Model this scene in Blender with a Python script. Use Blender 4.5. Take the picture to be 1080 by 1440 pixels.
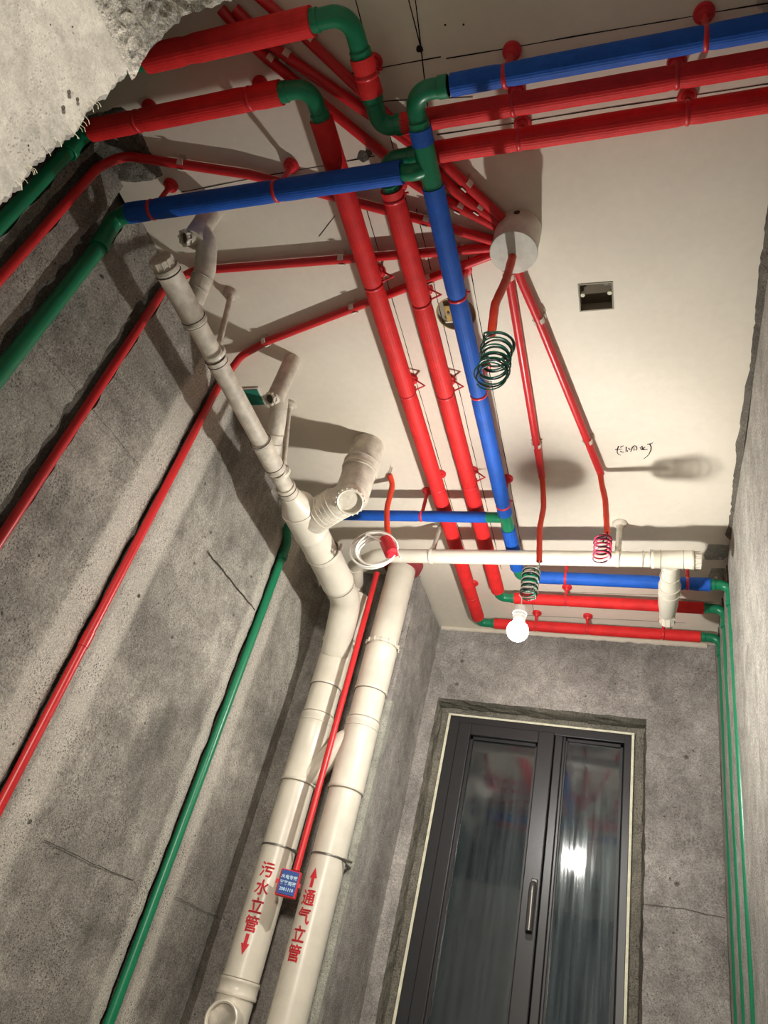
import bpy, bmesh, math, random
from mathutils import Vector, Matrix, noise

random.seed(7)
SC = bpy.context.scene
for _o in list(bpy.data.objects):
    bpy.data.objects.remove(_o)
COL = SC.collection
V = Vector
CZ = 1.1                       # eye height; all coordinates below are relative to the eye, floor at -1.1, ceiling at +1.6
CEIL, FLOOR = 1.6, -1.1
XL, XR, YF, YS = -1.275, 0.235, 2.82, 2.42

# ---------------------------------------------------------------- camera
RC = Matrix(((0.94010716, 0.25768667, 0.2231504),
             (0.01313905, 0.62675317, -0.77910707),
             (-0.34062573, 0.73537612, 0.58582939)))
FPX = 1046.3
cam_d = bpy.data.cameras.new('camera')
cam_d.sensor_fit = 'VERTICAL'; cam_d.sensor_height = 36.0; cam_d.lens = FPX / 1440 * 36.0
cam_d.clip_start = 0.01
cam = bpy.data.objects.new('camera', cam_d); COL.objects.link(cam)
m3 = Matrix((RC[0], -RC[1], -RC[2])).transposed()
cam.matrix_world = Matrix.Translation((0, 0, CZ)) @ m3.to_4x4()
SC.camera = cam

# ---------------------------------------------------------------- world, light, exposure
w = bpy.data.worlds.new('world'); SC.world = w; w.use_nodes = True
w.node_tree.nodes['Background'].inputs[0].default_value = (0.55, 0.62, 0.75, 1)
w.node_tree.nodes['Background'].inputs[1].default_value = 0.02
BULB_STRENGTH = 2150.0
# added fill light, unseen behind the camera, lifts the jamb and dim areas
ld = bpy.data.lights.new('added_fill_light', 'AREA'); ld.shape = 'DISK'; ld.size = 0.5; ld.energy = 66.0; ld.color = (1.0, 0.9, 0.78)
lo = bpy.data.objects.new('added_fill_light', ld); COL.objects.link(lo)
lo.location = (0.3, -1.6, CZ + 0.95); lo.rotation_euler = (math.radians(62), 0, 0)
SC.view_settings.view_transform = 'Standard'; SC.view_settings.look = 'None'
SC.view_settings.exposure = 0.38; SC.view_settings.gamma = 1.0; SC.view_settings.use_curve_mapping = False


def P(ax, val, px, py):
    d = RC.transposed() @ V(((px - 540) / FPX, (py - 720) / FPX, 1.0))
    return d * (val / d[ax])

# ---------------------------------------------------------------- materials
def srgb(r, g, b):
    f = lambda c: (c / 255 / 12.92) if c <= 10 else (((c / 255) + 0.055) / 1.055) ** 2.4
    return (f(r), f(g), f(b), 1)


class NT:
    def __init__(s, name):
        s.m = bpy.data.materials.new(name); s.m.use_nodes = True
        s.t = s.m.node_tree; s.b = s.t.nodes['Principled BSDF']
    def n(s, kind, **kw):
        x = s.t.nodes.new(kind)
        for k, v in kw.items(): setattr(x, k, v)
        return x
    def l(s, a, b): s.t.links.new(a, b)
    def noise(s, scale, detail=6, rough=0.6, coord=None, dist=0.0):
        x = s.n('ShaderNodeTexNoise'); x.inputs['Scale'].default_value = scale
        x.inputs['Detail'].default_value = detail; x.inputs['Roughness'].default_value = rough
        x.inputs['Distortion'].default_value = dist
        if coord: s.l(coord, x.inputs['Vector'])
        return x.outputs['Fac']
    def ramp(s, fac, stops):
        x = s.n('ShaderNodeValToRGB'); e = x.color_ramp.elements
        while len(e) < len(stops): e.new(0.5)
        for el, (p, c) in zip(e, stops):
            el.position = p; el.color = c if len(c) == 4 else (*c, 1)
        s.l(fac, x.inputs[0]); return x.outputs[0]
    def mix(s, fac, a, b, mode='MIX'):
        x = s.n('ShaderNodeMix', data_type='RGBA', blend_type=mode)
        for sock, v in ((x.inputs[0], fac), (x.inputs[6], a), (x.inputs[7], b)):
            if hasattr(v, 'links') or hasattr(v, 'is_linked'): s.l(v, sock)
            else: sock.default_value = v
        return x.outputs[2]
    def math(s, op, a, b=0.0, c=None):
        x = s.n('ShaderNodeMath', operation=op)
        for i, v in enumerate((a, b) if c is None else (a, b, c)):
            if hasattr(v, 'is_linked'): s.l(v, x.inputs[i])
            else: x.inputs[i].default_value = v
        return x.outputs[0]
    def bump(s, h, dist, strength=1.0):
        x = s.n('ShaderNodeBump'); x.inputs['Distance'].default_value = dist; x.inputs['Strength'].default_value = strength
        s.l(h, x.inputs['Height']); s.l(x.outputs[0], s.b.inputs['Normal']); return x
    def coord(s, kind='Object', scale=(1, 1, 1)):
        t = s.n('ShaderNodeTexCoord'); mp = s.n('ShaderNodeMapping'); mp.inputs['Scale'].default_value = scale
        s.l(t.outputs[kind], mp.inputs['Vector']); return mp.outputs[0]


def G(v): return (v, v, v, 1)


def concrete(name, col, lo=0.55, hi=1.25, pores=True, streak=None, bands=None, fine=1.0, bd=0.006):
    k = NT(name); co = k.coord()
    big = k.noise(2.6, 5, 0.62, co, 0.8); mid = k.noise(17, 8, 0.7, co, 0.4); fin = k.noise(170, 4, 0.75, co)
    c = k.ramp(big, [(0.3, tuple(x * lo for x in col[:3])), (0.7, tuple(x * hi for x in col[:3]))])
    c = k.mix(0.75, c, k.ramp(mid, [(0.3, G(0.55)), (0.72, G(1.3))]), 'MULTIPLY')
    c = k.mix(0.8 * fine, c, k.ramp(fin, [(0.36, G(0.5)), (0.52, G(1.0)), (0.68, G(1.35))]), 'MULTIPLY')
    if streak:
        st = k.noise(3.2, 7, 0.65, k.coord(scale=streak), 0.3)
        c = k.mix(0.6, c, k.ramp(st, [(0.35, G(0.62)), (0.62, G(1.2))]), 'MULTIPLY')
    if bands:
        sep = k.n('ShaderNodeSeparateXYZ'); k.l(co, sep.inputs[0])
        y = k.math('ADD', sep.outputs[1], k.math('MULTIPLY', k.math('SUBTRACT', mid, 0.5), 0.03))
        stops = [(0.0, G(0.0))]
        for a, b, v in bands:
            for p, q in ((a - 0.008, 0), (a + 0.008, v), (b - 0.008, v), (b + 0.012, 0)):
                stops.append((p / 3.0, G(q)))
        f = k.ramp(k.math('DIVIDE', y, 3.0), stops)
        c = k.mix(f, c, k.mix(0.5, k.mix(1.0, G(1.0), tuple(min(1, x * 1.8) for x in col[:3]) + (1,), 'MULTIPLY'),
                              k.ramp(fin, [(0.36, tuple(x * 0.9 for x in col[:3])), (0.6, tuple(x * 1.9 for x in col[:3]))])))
    sv = k.n('ShaderNodeTexVoronoi'); sv.inputs['Scale'].default_value = 150; k.l(co, sv.inputs['Vector'])
    sg = k.ramp(k.noise(12, 6, 0.7, co), [(0.42, G(0.0)), (0.60, G(1.0))])
    sp = k.math('MULTIPLY', k.ramp(sv.outputs['Distance'], [(0.16, G(1.0)), (0.36, G(0.0))]), sg)
    c = k.mix(k.math('MULTIPLY', sp, 0.72 * fine), c, tuple(x * 0.28 for x in col[:3]) + (1,))
    cl = k.noise(420, 3, 0.8, co)
    c = k.mix(0.7 * fine, c, k.ramp(cl, [(0.38, G(0.55)), (0.5, G(1.0)), (0.62, G(1.4))]), 'MULTIPLY')
    h = k.math('SUBTRACT', k.math('ADD', k.math('MULTIPLY', mid, 0.8), k.math('MULTIPLY', fin, 0.6)), k.math('MULTIPLY', sp, 0.5))
    if pores:
        vo = k.n('ShaderNodeTexVoronoi'); vo.inputs['Scale'].default_value = 26; vo.inputs['Randomness'].default_value = 1
        k.l(k.mix(0.03, co, k.n('ShaderNodeTexNoise').outputs['Color']), vo.inputs['Vector'])
        gate = k.math('GREATER_THAN', k.noise(9, 3, 0.5, co), 0.53)
        pit = k.math('MULTIPLY', k.math('LESS_THAN', k.math('ADD', vo.outputs['Distance'], k.math('MULTIPLY', fin, 0.16)), 0.165), gate)
        c = k.mix(k.math('MULTIPLY', pit, 0.8), c, tuple(x * 0.12 for x in col[:3]) + (1,))
        h = k.math('SUBTRACT', h, k.math('MULTIPLY', pit, 1.2))
    k.l(c, k.b.inputs['Base Color']); k.b.inputs['Roughness'].default_value = 0.93
    k.b.inputs['Specular IOR Level'].default_value = 0.25
    k.bump(h, bd, 1.0)
    return k.m


def plain(name, col, rough=0.5, spec=0.5, var=0.15, bump=0.0, bscale=60, metal=0.0, vscale=9):
    k = NT(name); co = k.coord()
    n = k.noise(vscale, 5, 0.6, co)
    c = k.mix(1.0, col, k.ramp(n, [(0.3, G(1 - var)), (0.7, G(1 + var * 0.5))]), 'MULTIPLY')
    k.l(c, k.b.inputs['Base Color']); k.b.inputs['Roughness'].default_value = rough
    k.b.inputs['Specular IOR Level'].default_value = spec; k.b.inputs['Metallic'].default_value = metal
    if bump: k.bump(k.noise(bscale, 3, 0.5, co), bump)
    return k.m


def sleeve_mat(name, col):
    k = NT(name); uv = k.n('ShaderNodeTexCoord').outputs['UV']
    sep = k.n('ShaderNodeSeparateXYZ'); k.l(uv, sep.inputs[0])
    a = k.math('SINE', k.math('MULTIPLY', sep.outputs[0], 2 * math.pi * 26))
    b = k.math('SINE', k.math('MULTIPLY', sep.outputs[1], 2 * math.pi / 0.0035))
    h = k.math('ADD', a, k.math('MULTIPLY', b, 0.6))
    n = k.noise(22, 5, 0.6, k.coord())
    c = k.mix(1.0, col, k.ramp(n, [(0.3, G(0.82)), (0.7, G(1.12))]), 'MULTIPLY')
    c = k.mix(0.15, c, k.ramp(k.math('MULTIPLY_ADD', h, 0.3, 0.5), [(0.1, G(0.6)), (0.8, G(1.25))]), 'MULTIPLY')
    k.l(c, k.b.inputs['Base Color']); k.b.inputs['Roughness'].default_value = 0.62
    k.b.inputs['Specular IOR Level'].default_value = 0.3
    k.bump(h, 0.0003, 0.45); return k.m


M = {}
CONC = (0.43, 0.405, 0.352)
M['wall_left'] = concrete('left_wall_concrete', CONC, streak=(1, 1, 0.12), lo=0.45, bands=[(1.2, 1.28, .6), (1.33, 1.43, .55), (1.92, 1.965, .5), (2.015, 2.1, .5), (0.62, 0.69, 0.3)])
M['wall_far'] = concrete('far_wall_concrete', bd=0.004, col=(0.42, 0.395, 0.365), lo=0.6, hi=1.15, streak=(0.7, 1, 0.5), fine=0.8)
M['wall_shaft'] = concrete('shaft_concrete', (0.43, 0.405, 0.37), lo=0.65, hi=1.15, pores=True, streak=(1, 1, 0.1), fine=0.7)
M['wall_right'] = concrete('right_wall_concrete', (0.40, 0.38, 0.335), lo=0.75, hi=1.15, streak=(1, 1, 0.15))
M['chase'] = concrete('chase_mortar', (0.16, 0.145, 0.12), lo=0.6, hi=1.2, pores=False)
M['mortar'] = concrete('rough_mortar', (0.26, 0.245, 0.2), lo=0.6, hi=1.2, pores=False)
M['strip'] = concrete('pale_plaster', (0.42, 0.42, 0.36), lo=0.85, hi=1.1, pores=False, fine=0.5)
M['jamb'] = concrete('jamb_plaster', (0.70, 0.68, 0.61), lo=0.88, hi=1.08, pores=False, fine=0.3, bd=0.0012)
M['lintel'] = concrete('broken_concrete', (0.80, 0.77, 0.69), lo=0.8, hi=1.2, pores=False)
M['floor'] = concrete('floor_concrete', (0.25, 0.23, 0.2))


def ceiling_mat():
    k = NT('ceiling_paint'); co = k.coord()
    n = k.noise(2.2, 4, 0.5, co); n2 = k.noise(40, 5, 0.6, co)
    c = k.ramp(n, [(0.3, srgb(222, 213, 196)), (0.7, srgb(236, 228, 212))])
    c = k.mix(0.35, c, k.ramp(n2, [(0.3, G(0.9)), (0.7, G(1.05))]), 'MULTIPLY')
    # skim coat missing near the right wall close to the doorway
    sep = k.n('ShaderNodeSeparateXYZ'); k.l(co, sep.inputs[0])
    d = k.math('ADD', k.math('SUBTRACT', sep.outputs[0], 0.12), k.math('MULTIPLY', k.math('SUBTRACT', k.noise(9, 6, 0.7, co), 0.5), 0.35))
    d = k.math('SUBTRACT', d, k.math('MULTIPLY', k.math('SUBTRACT', sep.outputs[1], 0.55), 0.28))
    msk = k.ramp(d, [(0.03, G(0)), (0.05, G(1))])
    c = k.mix(k.math('MULTIPLY', msk, 0.55), c, k.ramp(k.noise(120, 4, 0.7, co), [(0.35, G(0.10)), (0.65, G(0.32))]))
    k.l(c, k.b.inputs['Base Color']); k.b.inputs['Roughness'].default_value = 0.75
    k.b.inputs['Specular IOR Level'].default_value = 0.3
    k.bump(k.math('ADD', k.math('MULTIPLY', n2, 0.3), n), 0.003, 0.6); return k.m


M['ceiling'] = ceiling_mat()
M['red_sleeve'] = sleeve_mat('red_insulation', srgb(222, 42, 42))
M['blue_sleeve'] = sleeve_mat('blue_insulation', srgb(24, 84, 178))
M['red_tube'] = plain('red_conduit_plastic', srgb(205, 38, 42), 0.35, 0.5, 0.1)
M['red_clamp'] = plain('red_clamp_plastic', srgb(208, 36, 44), 0.4, 0.5, 0.12)
M['orange_flex'] = plain('orange_red_flexible_tube', srgb(214, 62, 34), 0.45, 0.5, 0.12)
M['green'] = plain('green_plastic_pipe', srgb(14, 120, 82), 0.35, 0.5, 0.12)
M['pvc'] = plain('cream_pvc', srgb(214, 208, 192), 0.32, 0.5, 0.10, vscale=14)
M['pvc_dusty'] = plain('dusty_pvc', srgb(204, 196, 180), 0.5, 0.4, 0.32, 0.0008, 90, vscale=30)
M['gasket'] = plain('dark_rubber', srgb(60, 55, 48), 0.7, 0.3)
M['seam'] = plain('pipe_seam', srgb(150, 143, 126), 0.6, 0.3)
M['box_white'] = plain('white_box_plastic', srgb(214, 210, 198), 0.5, 0.4, 0.2, vscale=30)
M['clip'] = plain('white_clip_plastic', srgb(225, 216, 200), 0.5)
M['ink'] = plain('black_ink', srgb(38, 34, 32), 0.8, 0.1)
M['red_ink'] = plain('red_stencil_paint', srgb(206, 52, 60), 0.6, 0.3, 0.2, vscale=90)
M['alu'] = plain('dark_window_frame', srgb(44, 45, 47), 0.36, 0.5, 0.15, metal=0.2)
M['alu_dark'] = plain('black_gasket', srgb(22, 22, 24), 0.5)
M['handle'] = plain('grey_handle_metal', srgb(96, 94, 92), 0.3, 0.5, metal=0.6)
M['foam'] = plain('white_sealing_strip', srgb(222, 220, 196), 0.7, 0.3, 0.2, vscale=40)
M['wire_green'] = plain('green_wire', srgb(20, 92, 72), 0.35, 0.5)
M['wire_black'] = plain('black_wire', srgb(30, 34, 36), 0.35, 0.5)
M['wire_red'] = plain('red_wire', srgb(220, 48, 78), 0.35, 0.5)
M['wire_purple'] = plain('dark_purple_wire', srgb(70, 28, 52), 0.35, 0.5)
M['cable_white'] = plain('white_cable', srgb(235, 232, 224), 0.4, 0.5, 0.05)
M['tape'] = plain('red_tape', srgb(196, 28, 44), 0.45)
M['blue_panel'] = plain('blue_panel', srgb(20, 66, 140), 0.35, 0.5, 0.1)
M['white_print'] = plain('pale_blue_print', srgb(190, 220, 235), 0.5)
M['galv'] = plain('galvanised_steel', srgb(120, 118, 110), 0.4, 0.5, metal=0.7)
M['brass'] = plain('old_yellow_brass', srgb(176, 150, 84), 0.55, 0.4, 0.4, metal=0.2, vscale=60)
M['teal'] = plain('teal_plastic', srgb(40, 120, 100), 0.25)
M['brown'] = plain('box_inside', srgb(96, 86, 72), 0.8, 0.3, 0.3)
M['collar'] = plain('faded_red_collar', srgb(150, 54, 58), 0.7)
M['ceramic'] = plain('white_lamp_socket', srgb(228, 226, 220), 0.4)


def glass_mat():
    k = NT('window_glass')
    k.b.inputs['Base Color'].default_value = (0.55, 0.62, 0.64, 1)
    k.b.inputs['Transmission Weight'].default_value = 1.0
    k.b.inputs['IOR'].default_value = 1.75
    k.b.inputs['Specular IOR Level'].default_value = 1.0
    r = k.noise(4, 6, 0.7, k.coord(scale=(16, 1, 0.5)))
    k.l(k.ramp(r, [(0.35, G(0.025)), (0.7, G(0.13))]), k.b.inputs['Roughness'])
    # dust film, diffuse and a soft sheen
    df = k.n('ShaderNodeBsdfDiffuse'); df.inputs[0].default_value = (0.26, 0.36, 0.38, 1)
    gl = k.n('ShaderNodeBsdfGlossy'); gl.inputs[0].default_value = (0.7, 0.85, 0.82, 1); gl.inputs['Roughness'].default_value = 0.34
    m2 = k.n('ShaderNodeMixShader'); m2.inputs[0].default_value = 0.30; k.l(df.outputs[0], m2.inputs[1]); k.l(gl.outputs[0], m2.inputs[2])
    mx = k.n('ShaderNodeMixShader')
    k.l(k.ramp(k.noise(3, 6, 0.65, k.coord(scale=(14, 1, 0.6))), [(0.35, G(0.006)), (0.75, G(0.06))]), mx.inputs[0])
    k.l(k.b.outputs[0], mx.inputs[1]); k.l(m2.outputs[0], mx.inputs[2])
    k.l(mx.outputs[0], k.t.nodes['Material Output'].inputs[0]); return k.m


M['glass'] = glass_mat()
_k = NT('lit_element'); _k.b.inputs['Base Color'].default_value = G(0.5); _k.b.inputs['Emission Color'].default_value = (1.0, 0.965, 0.905, 1); _k.b.inputs['Emission Strength'].default_value = BULB_STRENGTH
M['element'] = _k.m
_k = NT('bulb_shell'); _t = _k.n('ShaderNodeBsdfTransparent'); _e = _k.n('ShaderNodeEmission'); _e.inputs[0].default_value = (1.0, 0.97, 0.92, 1); _e.inputs[1].default_value = 9.0
_a = _k.n('ShaderNodeAddShader'); _k.l(_t.outputs[0], _a.inputs[0]); _k.l(_e.outputs[0], _a.inputs[1]); _k.l(_a.outputs[0], _k.t.nodes['Material Output'].inputs[0])
M['bulb'] = _k.m

# ---------------------------------------------------------------- builders
ORG = {}


def link(name, mesh_bm, mat, parent=None, smooth=False, label=None):
    me = bpy.data.meshes.new(name)
    org = ORG.get(parent, V((0, 0, 0))) if parent else V((0, 0, 0))
    bmesh.ops.translate(mesh_bm, verts=mesh_bm.verts, vec=V((0, 0, CZ)) - org)
    if smooth:
        for f in mesh_bm.faces: f.smooth = True
        for e in mesh_bm.edges:
            if len(e.link_faces) == 2 and e.link_faces[0].normal.length > 0 and e.calc_face_angle(0) > 0.7: e.smooth = False
    mesh_bm.to_mesh(me); mesh_bm.free()
    ms = mat if isinstance(mat, (list, tuple)) else [mat]
    for m_ in ms: me.materials.append(M[m_] if isinstance(m_, str) else m_)
    o = bpy.data.objects.new(name, me); COL.objects.link(o)
    if parent: o.parent = parent; ORG[o] = org
    else: ORG[o] = V((0, 0, 0))
    if label: o['label'] = label
    return o


def thing(name, label, cat, base, group=None):
    o = bpy.data.objects.new(name, None); COL.objects.link(o)
    o.empty_display_size = 0.03
    o.location = V(base) + V((0, 0, CZ)); ORG[o] = o.location.copy()
    o['label'] = label; o['category'] = cat
    if group: o['group'] = group
    return o


def struct(o): o['kind'] = 'structure'; return o


def fillet(pts, r, n=6):
    pts = [V(p) for p in pts]; out = [pts[0]]
    for i in range(1, len(pts) - 1):
        a, b, c = pts[i - 1], pts[i], pts[i + 1]
        u, v = (a - b), (c - b); lu, lv = u.length, v.length; u.normalize(); v.normalize()
        ang = u.angle(v)
        if ang > math.pi - 0.02: out.append(b); continue
        t = min(r / math.tan(ang / 2), lu * 0.48, lv * 0.48); rr = t * math.tan(ang / 2)
        p0, p1 = b + u * t, b + v * t
        cen = b + (u + v).normalized() * (rr / math.sin(ang / 2))
        d0, d1 = p0 - cen, p1 - cen
        tot = d0.angle(d1); ax = d0.cross(d1).normalized()
        for k in range(n + 1):
            out.append(cen + Matrix.Rotation(tot * k / n, 3, ax) @ d0)
    out.append(pts[-1]); return out


def resample(pts, step):
    out = [V(pts[0])]
    for a, b in zip(pts, pts[1:]):
        a, b = V(a), V(b); n = max(1, int((b - a).length / step))
        for k in range(1, n + 1): out.append(a.lerp(b, k / n))
    return out


def sweep(pts, r, n=16, bm=None, caps=True, rf=None, open_in=0.0):
    """tube along pts; rf(point, length) scales the radius"""
    bm = bm or bmesh.new(); uvl = bm.loops.layers.uv.verify()
    pts = [V(p) for p in pts]; rings = []; L = 0.0; Ls = []
    t0 = (pts[1] - pts[0]).normalized()
    up = V((0, 0, 1)) if abs(t0.z) < 0.9 else V((0, -1, 0))
    nx = t0.cross(up).normalized()
    for i, p in enumerate(pts):
        if i: L += (p - pts[i - 1]).length
        a = pts[max(0, i - 1)]; b = pts[min(len(pts) - 1, i + 1)]
        t = (b - a).normalized()
        nx = (nx - t * nx.dot(t)).normalized(); ny = t.cross(nx)
        rad = (r[i] if isinstance(r, (list, tuple)) else r) * (rf(p, L) if rf else 1.0)
        rings.append([bm.verts.new(p + (nx * math.cos(q) + ny * math.sin(q)) * rad) for q in [2 * math.pi * k / n for k in range(n)]])
        Ls.append(L)
    for i in range(len(rings) - 1):
        for k in range(n):
            k2 = (k + 1) % n
            try: f = bm.faces.new((rings[i][k], rings[i][k2], rings[i + 1][k2], rings[i + 1][k]))
            except ValueError: continue
            for lp, uv in zip(f.loops, ((k / n, Ls[i]), ((k + 1) / n, Ls[i]), ((k + 1) / n, Ls[i + 1]), (k / n, Ls[i + 1]))): lp[uvl].uv = uv
    if caps:
        bm.faces.new(list(reversed(rings[0]))); bm.faces.new(rings[-1])
    bm.normal_update(); return bm


def cyl(a, b, r, n=20, bm=None, r2=None, bev=0.0):
    a, b = V(a), V(b)
    r2 = r if r2 is None else r2
    if bev:
        d = (b - a).normalized() * bev
        return sweep([a, a + d, b - d, b], [r - bev, r, r2, r2 - bev], n, bm)
    return sweep([a, b], [r, r2], n, bm)


def lathe(cen, axis, prof, n=20, bm=None):
    """prof: list of (distance along axis, radius)"""
    bm = bm or bmesh.new(); ax = V(axis).normalized(); up = V((0, 0, 1)) if abs(ax.z) < 0.9 else V((1, 0, 0))
    u = ax.cross(up).normalized(); v = ax.cross(u); rings = []
    for d, r in prof:
        rings.append([bm.verts.new(V(cen) + ax * d + (u * math.cos(q) + v * math.sin(q)) * max(r, 1e-4)) for q in [2 * math.pi * k / n for k in range(n)]])
    for i in range(len(rings) - 1):
        for k in range(n):
            bm.faces.new((rings[i][k], rings[i][(k + 1) % n], rings[i + 1][(k + 1) % n], rings[i + 1][k]))
    bm.faces.new(list(reversed(rings[0]))); bm.faces.new(rings[-1])
    bmesh.ops.recalc_face_normals(bm, faces=bm.faces); return bm


def torus(cen, axis, R, r, n=28, m=8, bm=None, flat=1.0, a0=0.0, a1=2 * math.pi):
    """ring; flat stretches the section along the axis"""
    bm = bm or bmesh.new(); ax = V(axis).normalized(); up = V((0, 0, 1)) if abs(ax.z) < 0.9 else V((1, 0, 0))
    u = ax.cross(up).normalized(); v = ax.cross(u); full = a1 - a0 > 6.28
    rings = []
    for k in range(n if full else n + 1):
        q = a0 + (a1 - a0) * k / n; d = u * math.cos(q) + v * math.sin(q)
        rings.append([bm.verts.new(V(cen) + d * (R + r * math.cos(s)) + ax * (r * flat * math.sin(s))) for s in [2 * math.pi * j / m for j in range(m)]])
    cnt = len(rings)
    for k in range(cnt if full else cnt - 1):
        A, B = rings[k], rings[(k + 1) % cnt]
        for j in range(m): bm.faces.new((A[j], B[j], B[(j + 1) % m], A[(j + 1) % m]))
    bmesh.ops.recalc_face_normals(bm, faces=bm.faces); return bm


def box(lo, hi, bm=None, bev=0.0, mat=None):
    bm = bm or bmesh.new(); lo, hi = V(lo), V(hi)
    r = bmesh.ops.create_cube(bm, size=1.0)
    vs = r['verts']
    for v_ in vs: v_.co = V((lo.x + (v_.co.x + .5) * (hi.x - lo.x), lo.y + (v_.co.y + .5) * (hi.y - lo.y), lo.z + (v_.co.z + .5) * (hi.z - lo.z)))
    if bev:
        es = list({e for v_ in vs for e in v_.link_edges})
        bmesh.ops.bevel(bm, geom=es, offset=bev, segments=2, profile=0.5, affect='EDGES')
    if mat is not None: bmesh.ops.transform(bm, matrix=mat, verts=bm.verts)
    return bm


def nz(p, s): return noise.noise(V(p) * s)


def grid(us, vs, fn, mat_fn=None, skip=None):
    """surface over parameter lists; fn(u, v) gives a point"""
    bm = bmesh.new(); g = [[bm.verts.new(fn(u, v_)) for v_ in vs] for u in us]
    for i in range(len(us) - 1):
        for j in range(len(vs) - 1):
            if skip and skip((us[i] + us[i + 1]) / 2, (vs[j] + vs[j + 1]) / 2): continue
            f = bm.faces.new((g[i][j], g[i + 1][j], g[i + 1][j + 1], g[i][j + 1]))
            if mat_fn: f.material_index = mat_fn((us[i] + us[i + 1]) / 2, (vs[j] + vs[j + 1]) / 2)
    lone = [v_ for v_ in bm.verts if not v_.link_faces]
    bmesh.ops.delete(bm, geom=lone, context='VERTS')
    return bm


def frange(a, b, n): return [a + (b - a) * i / n for i in range(n + 1)]

# ---------------------------------------------------------------- room shell
def chased_wall(name, x, sgn, y0, y1, grooves, mat):
    """wall in the plane x with vertical chases; sgn +1: room lies towards +x"""
    ys = set(round(v_, 4) for v_ in frange(y0, y1, int((y1 - y0) / 0.03)))
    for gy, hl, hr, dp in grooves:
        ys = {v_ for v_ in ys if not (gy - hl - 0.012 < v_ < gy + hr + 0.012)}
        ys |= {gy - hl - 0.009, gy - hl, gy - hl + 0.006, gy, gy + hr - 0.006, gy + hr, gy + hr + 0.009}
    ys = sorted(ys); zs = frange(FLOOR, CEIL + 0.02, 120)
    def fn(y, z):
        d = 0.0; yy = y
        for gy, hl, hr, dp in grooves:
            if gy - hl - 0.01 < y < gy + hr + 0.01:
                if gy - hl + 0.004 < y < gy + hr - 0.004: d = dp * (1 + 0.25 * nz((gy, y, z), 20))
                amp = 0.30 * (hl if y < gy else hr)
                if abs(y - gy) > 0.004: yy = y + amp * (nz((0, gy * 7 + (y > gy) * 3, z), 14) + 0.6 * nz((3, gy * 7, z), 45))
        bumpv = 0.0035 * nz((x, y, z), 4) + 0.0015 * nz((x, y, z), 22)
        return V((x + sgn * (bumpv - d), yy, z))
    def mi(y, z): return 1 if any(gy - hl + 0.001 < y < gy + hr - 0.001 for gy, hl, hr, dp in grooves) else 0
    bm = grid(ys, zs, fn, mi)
    if sgn < 0: bmesh.ops.reverse_faces(bm, faces=bm.faces)
    bmesh.ops.recalc_face_normals(bm, faces=bm.faces)
    return struct(link(name, bm, [mat, 'chase'], smooth=True))


XLc = XL + 0.010      # conduit axis, half sunk in its chase
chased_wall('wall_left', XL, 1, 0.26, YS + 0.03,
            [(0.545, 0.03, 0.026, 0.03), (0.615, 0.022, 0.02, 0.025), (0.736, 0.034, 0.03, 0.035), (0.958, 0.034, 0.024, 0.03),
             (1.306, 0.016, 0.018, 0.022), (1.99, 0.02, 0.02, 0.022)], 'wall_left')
chased_wall('wall_right', XR, -1, -0.1, YF + 0.02, [(2.245, 0.028, 0.03, 0.034), (2.45, 0.028, 0.03, 0.034), (2.655, 0.028, 0.03, 0.034)], 'wall_right')

# far wall with the window opening, its reveal broken and rough
WX0, WX1, WZ0, WZ1 = -0.832, -0.014, -0.2, 1.262
YG = 2.9
def far_xs():
    return sorted(set([round(v_, 4) for v_ in frange(-0.885, WX0, 2) + frange(WX0, WX1, 24) + frange(WX1, XR, 8)]))
def far_zs(): return sorted(set([round(v_, 4) for v_ in frange(FLOOR, WZ0, 20) + frange(WZ0, WZ1, 50) + frange(WZ1, CEIL + 0.01, 10)]))
def far_pt(x, z):
    e = 0.005 * nz((x, 1, z), 30)
    edge = (abs(x - WX0) < 1e-3 or abs(x - WX1) < 1e-3) and WZ0 - .001 <= z <= WZ1 + .001 or (abs(z - WZ1) < 1e-3 and WX0 <= x <= WX1)
    return V((x + (e if edge else 0), YF + 0.004 * nz((x, 0, z), 3) + 0.001 * nz((x, 0, z), 20), z + (e if edge else 0)))
bm = grid(far_xs(), far_zs(), far_pt, skip=lambda x, z: WX0 < x < WX1 and WZ0 < z < WZ1)
bmesh.ops.recalc_face_normals(bm, faces=bm.faces)
wf = struct(link('wall_far', bm, 'wall_far', smooth=True))

def reveal(name, path, base_x):
    """rough mortar lining from the wall face back to behind the window frame"""
    bm = bmesh.new(); ds = frange(0.0, 1.0, 8); rows = []
    for p in path:
        rows.append([])
        for d in ds:
            q = V((p[0], YF + 0.0015 + (YG + 0.05 - YF) * d, p[2]))
            inward = V((-0.42 - p[0], 0, 0.5 - p[2])) ; inward = V((inward.x, 0, 0)) if abs(p[2] - WZ1) > 0.02 else V((0, 0, -1))
            q += inward.normalized() * (0.004 + 0.009 * d + 0.007 * nz(q, 28) + 0.004 * nz(q, 80)) * (0.0 if d == 0 else 1)
            if d == 0: q = far_pt(p[0], p[2])
            rows[-1].append(bm.verts.new(q))
    for i in range(len(rows) - 1):
        for j in range(len(ds) - 1): bm.faces.new((rows[i][j], rows[i + 1][j], rows[i + 1][j + 1], rows[i][j + 1]))
    bmesh.ops.recalc_face_normals(bm, faces=bm.faces)
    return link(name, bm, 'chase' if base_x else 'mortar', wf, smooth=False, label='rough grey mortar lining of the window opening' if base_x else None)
zsW = [z for z in far_zs() if WZ0 <= z <= WZ1]; xsW = [x for x in far_xs() if WX0 <= x <= WX1]
reveal('reveal', [(WX1, 0, z) for z in zsW], 1)
reveal('reveal', [(WX0, 0, z) for z in zsW], 0)
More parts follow.
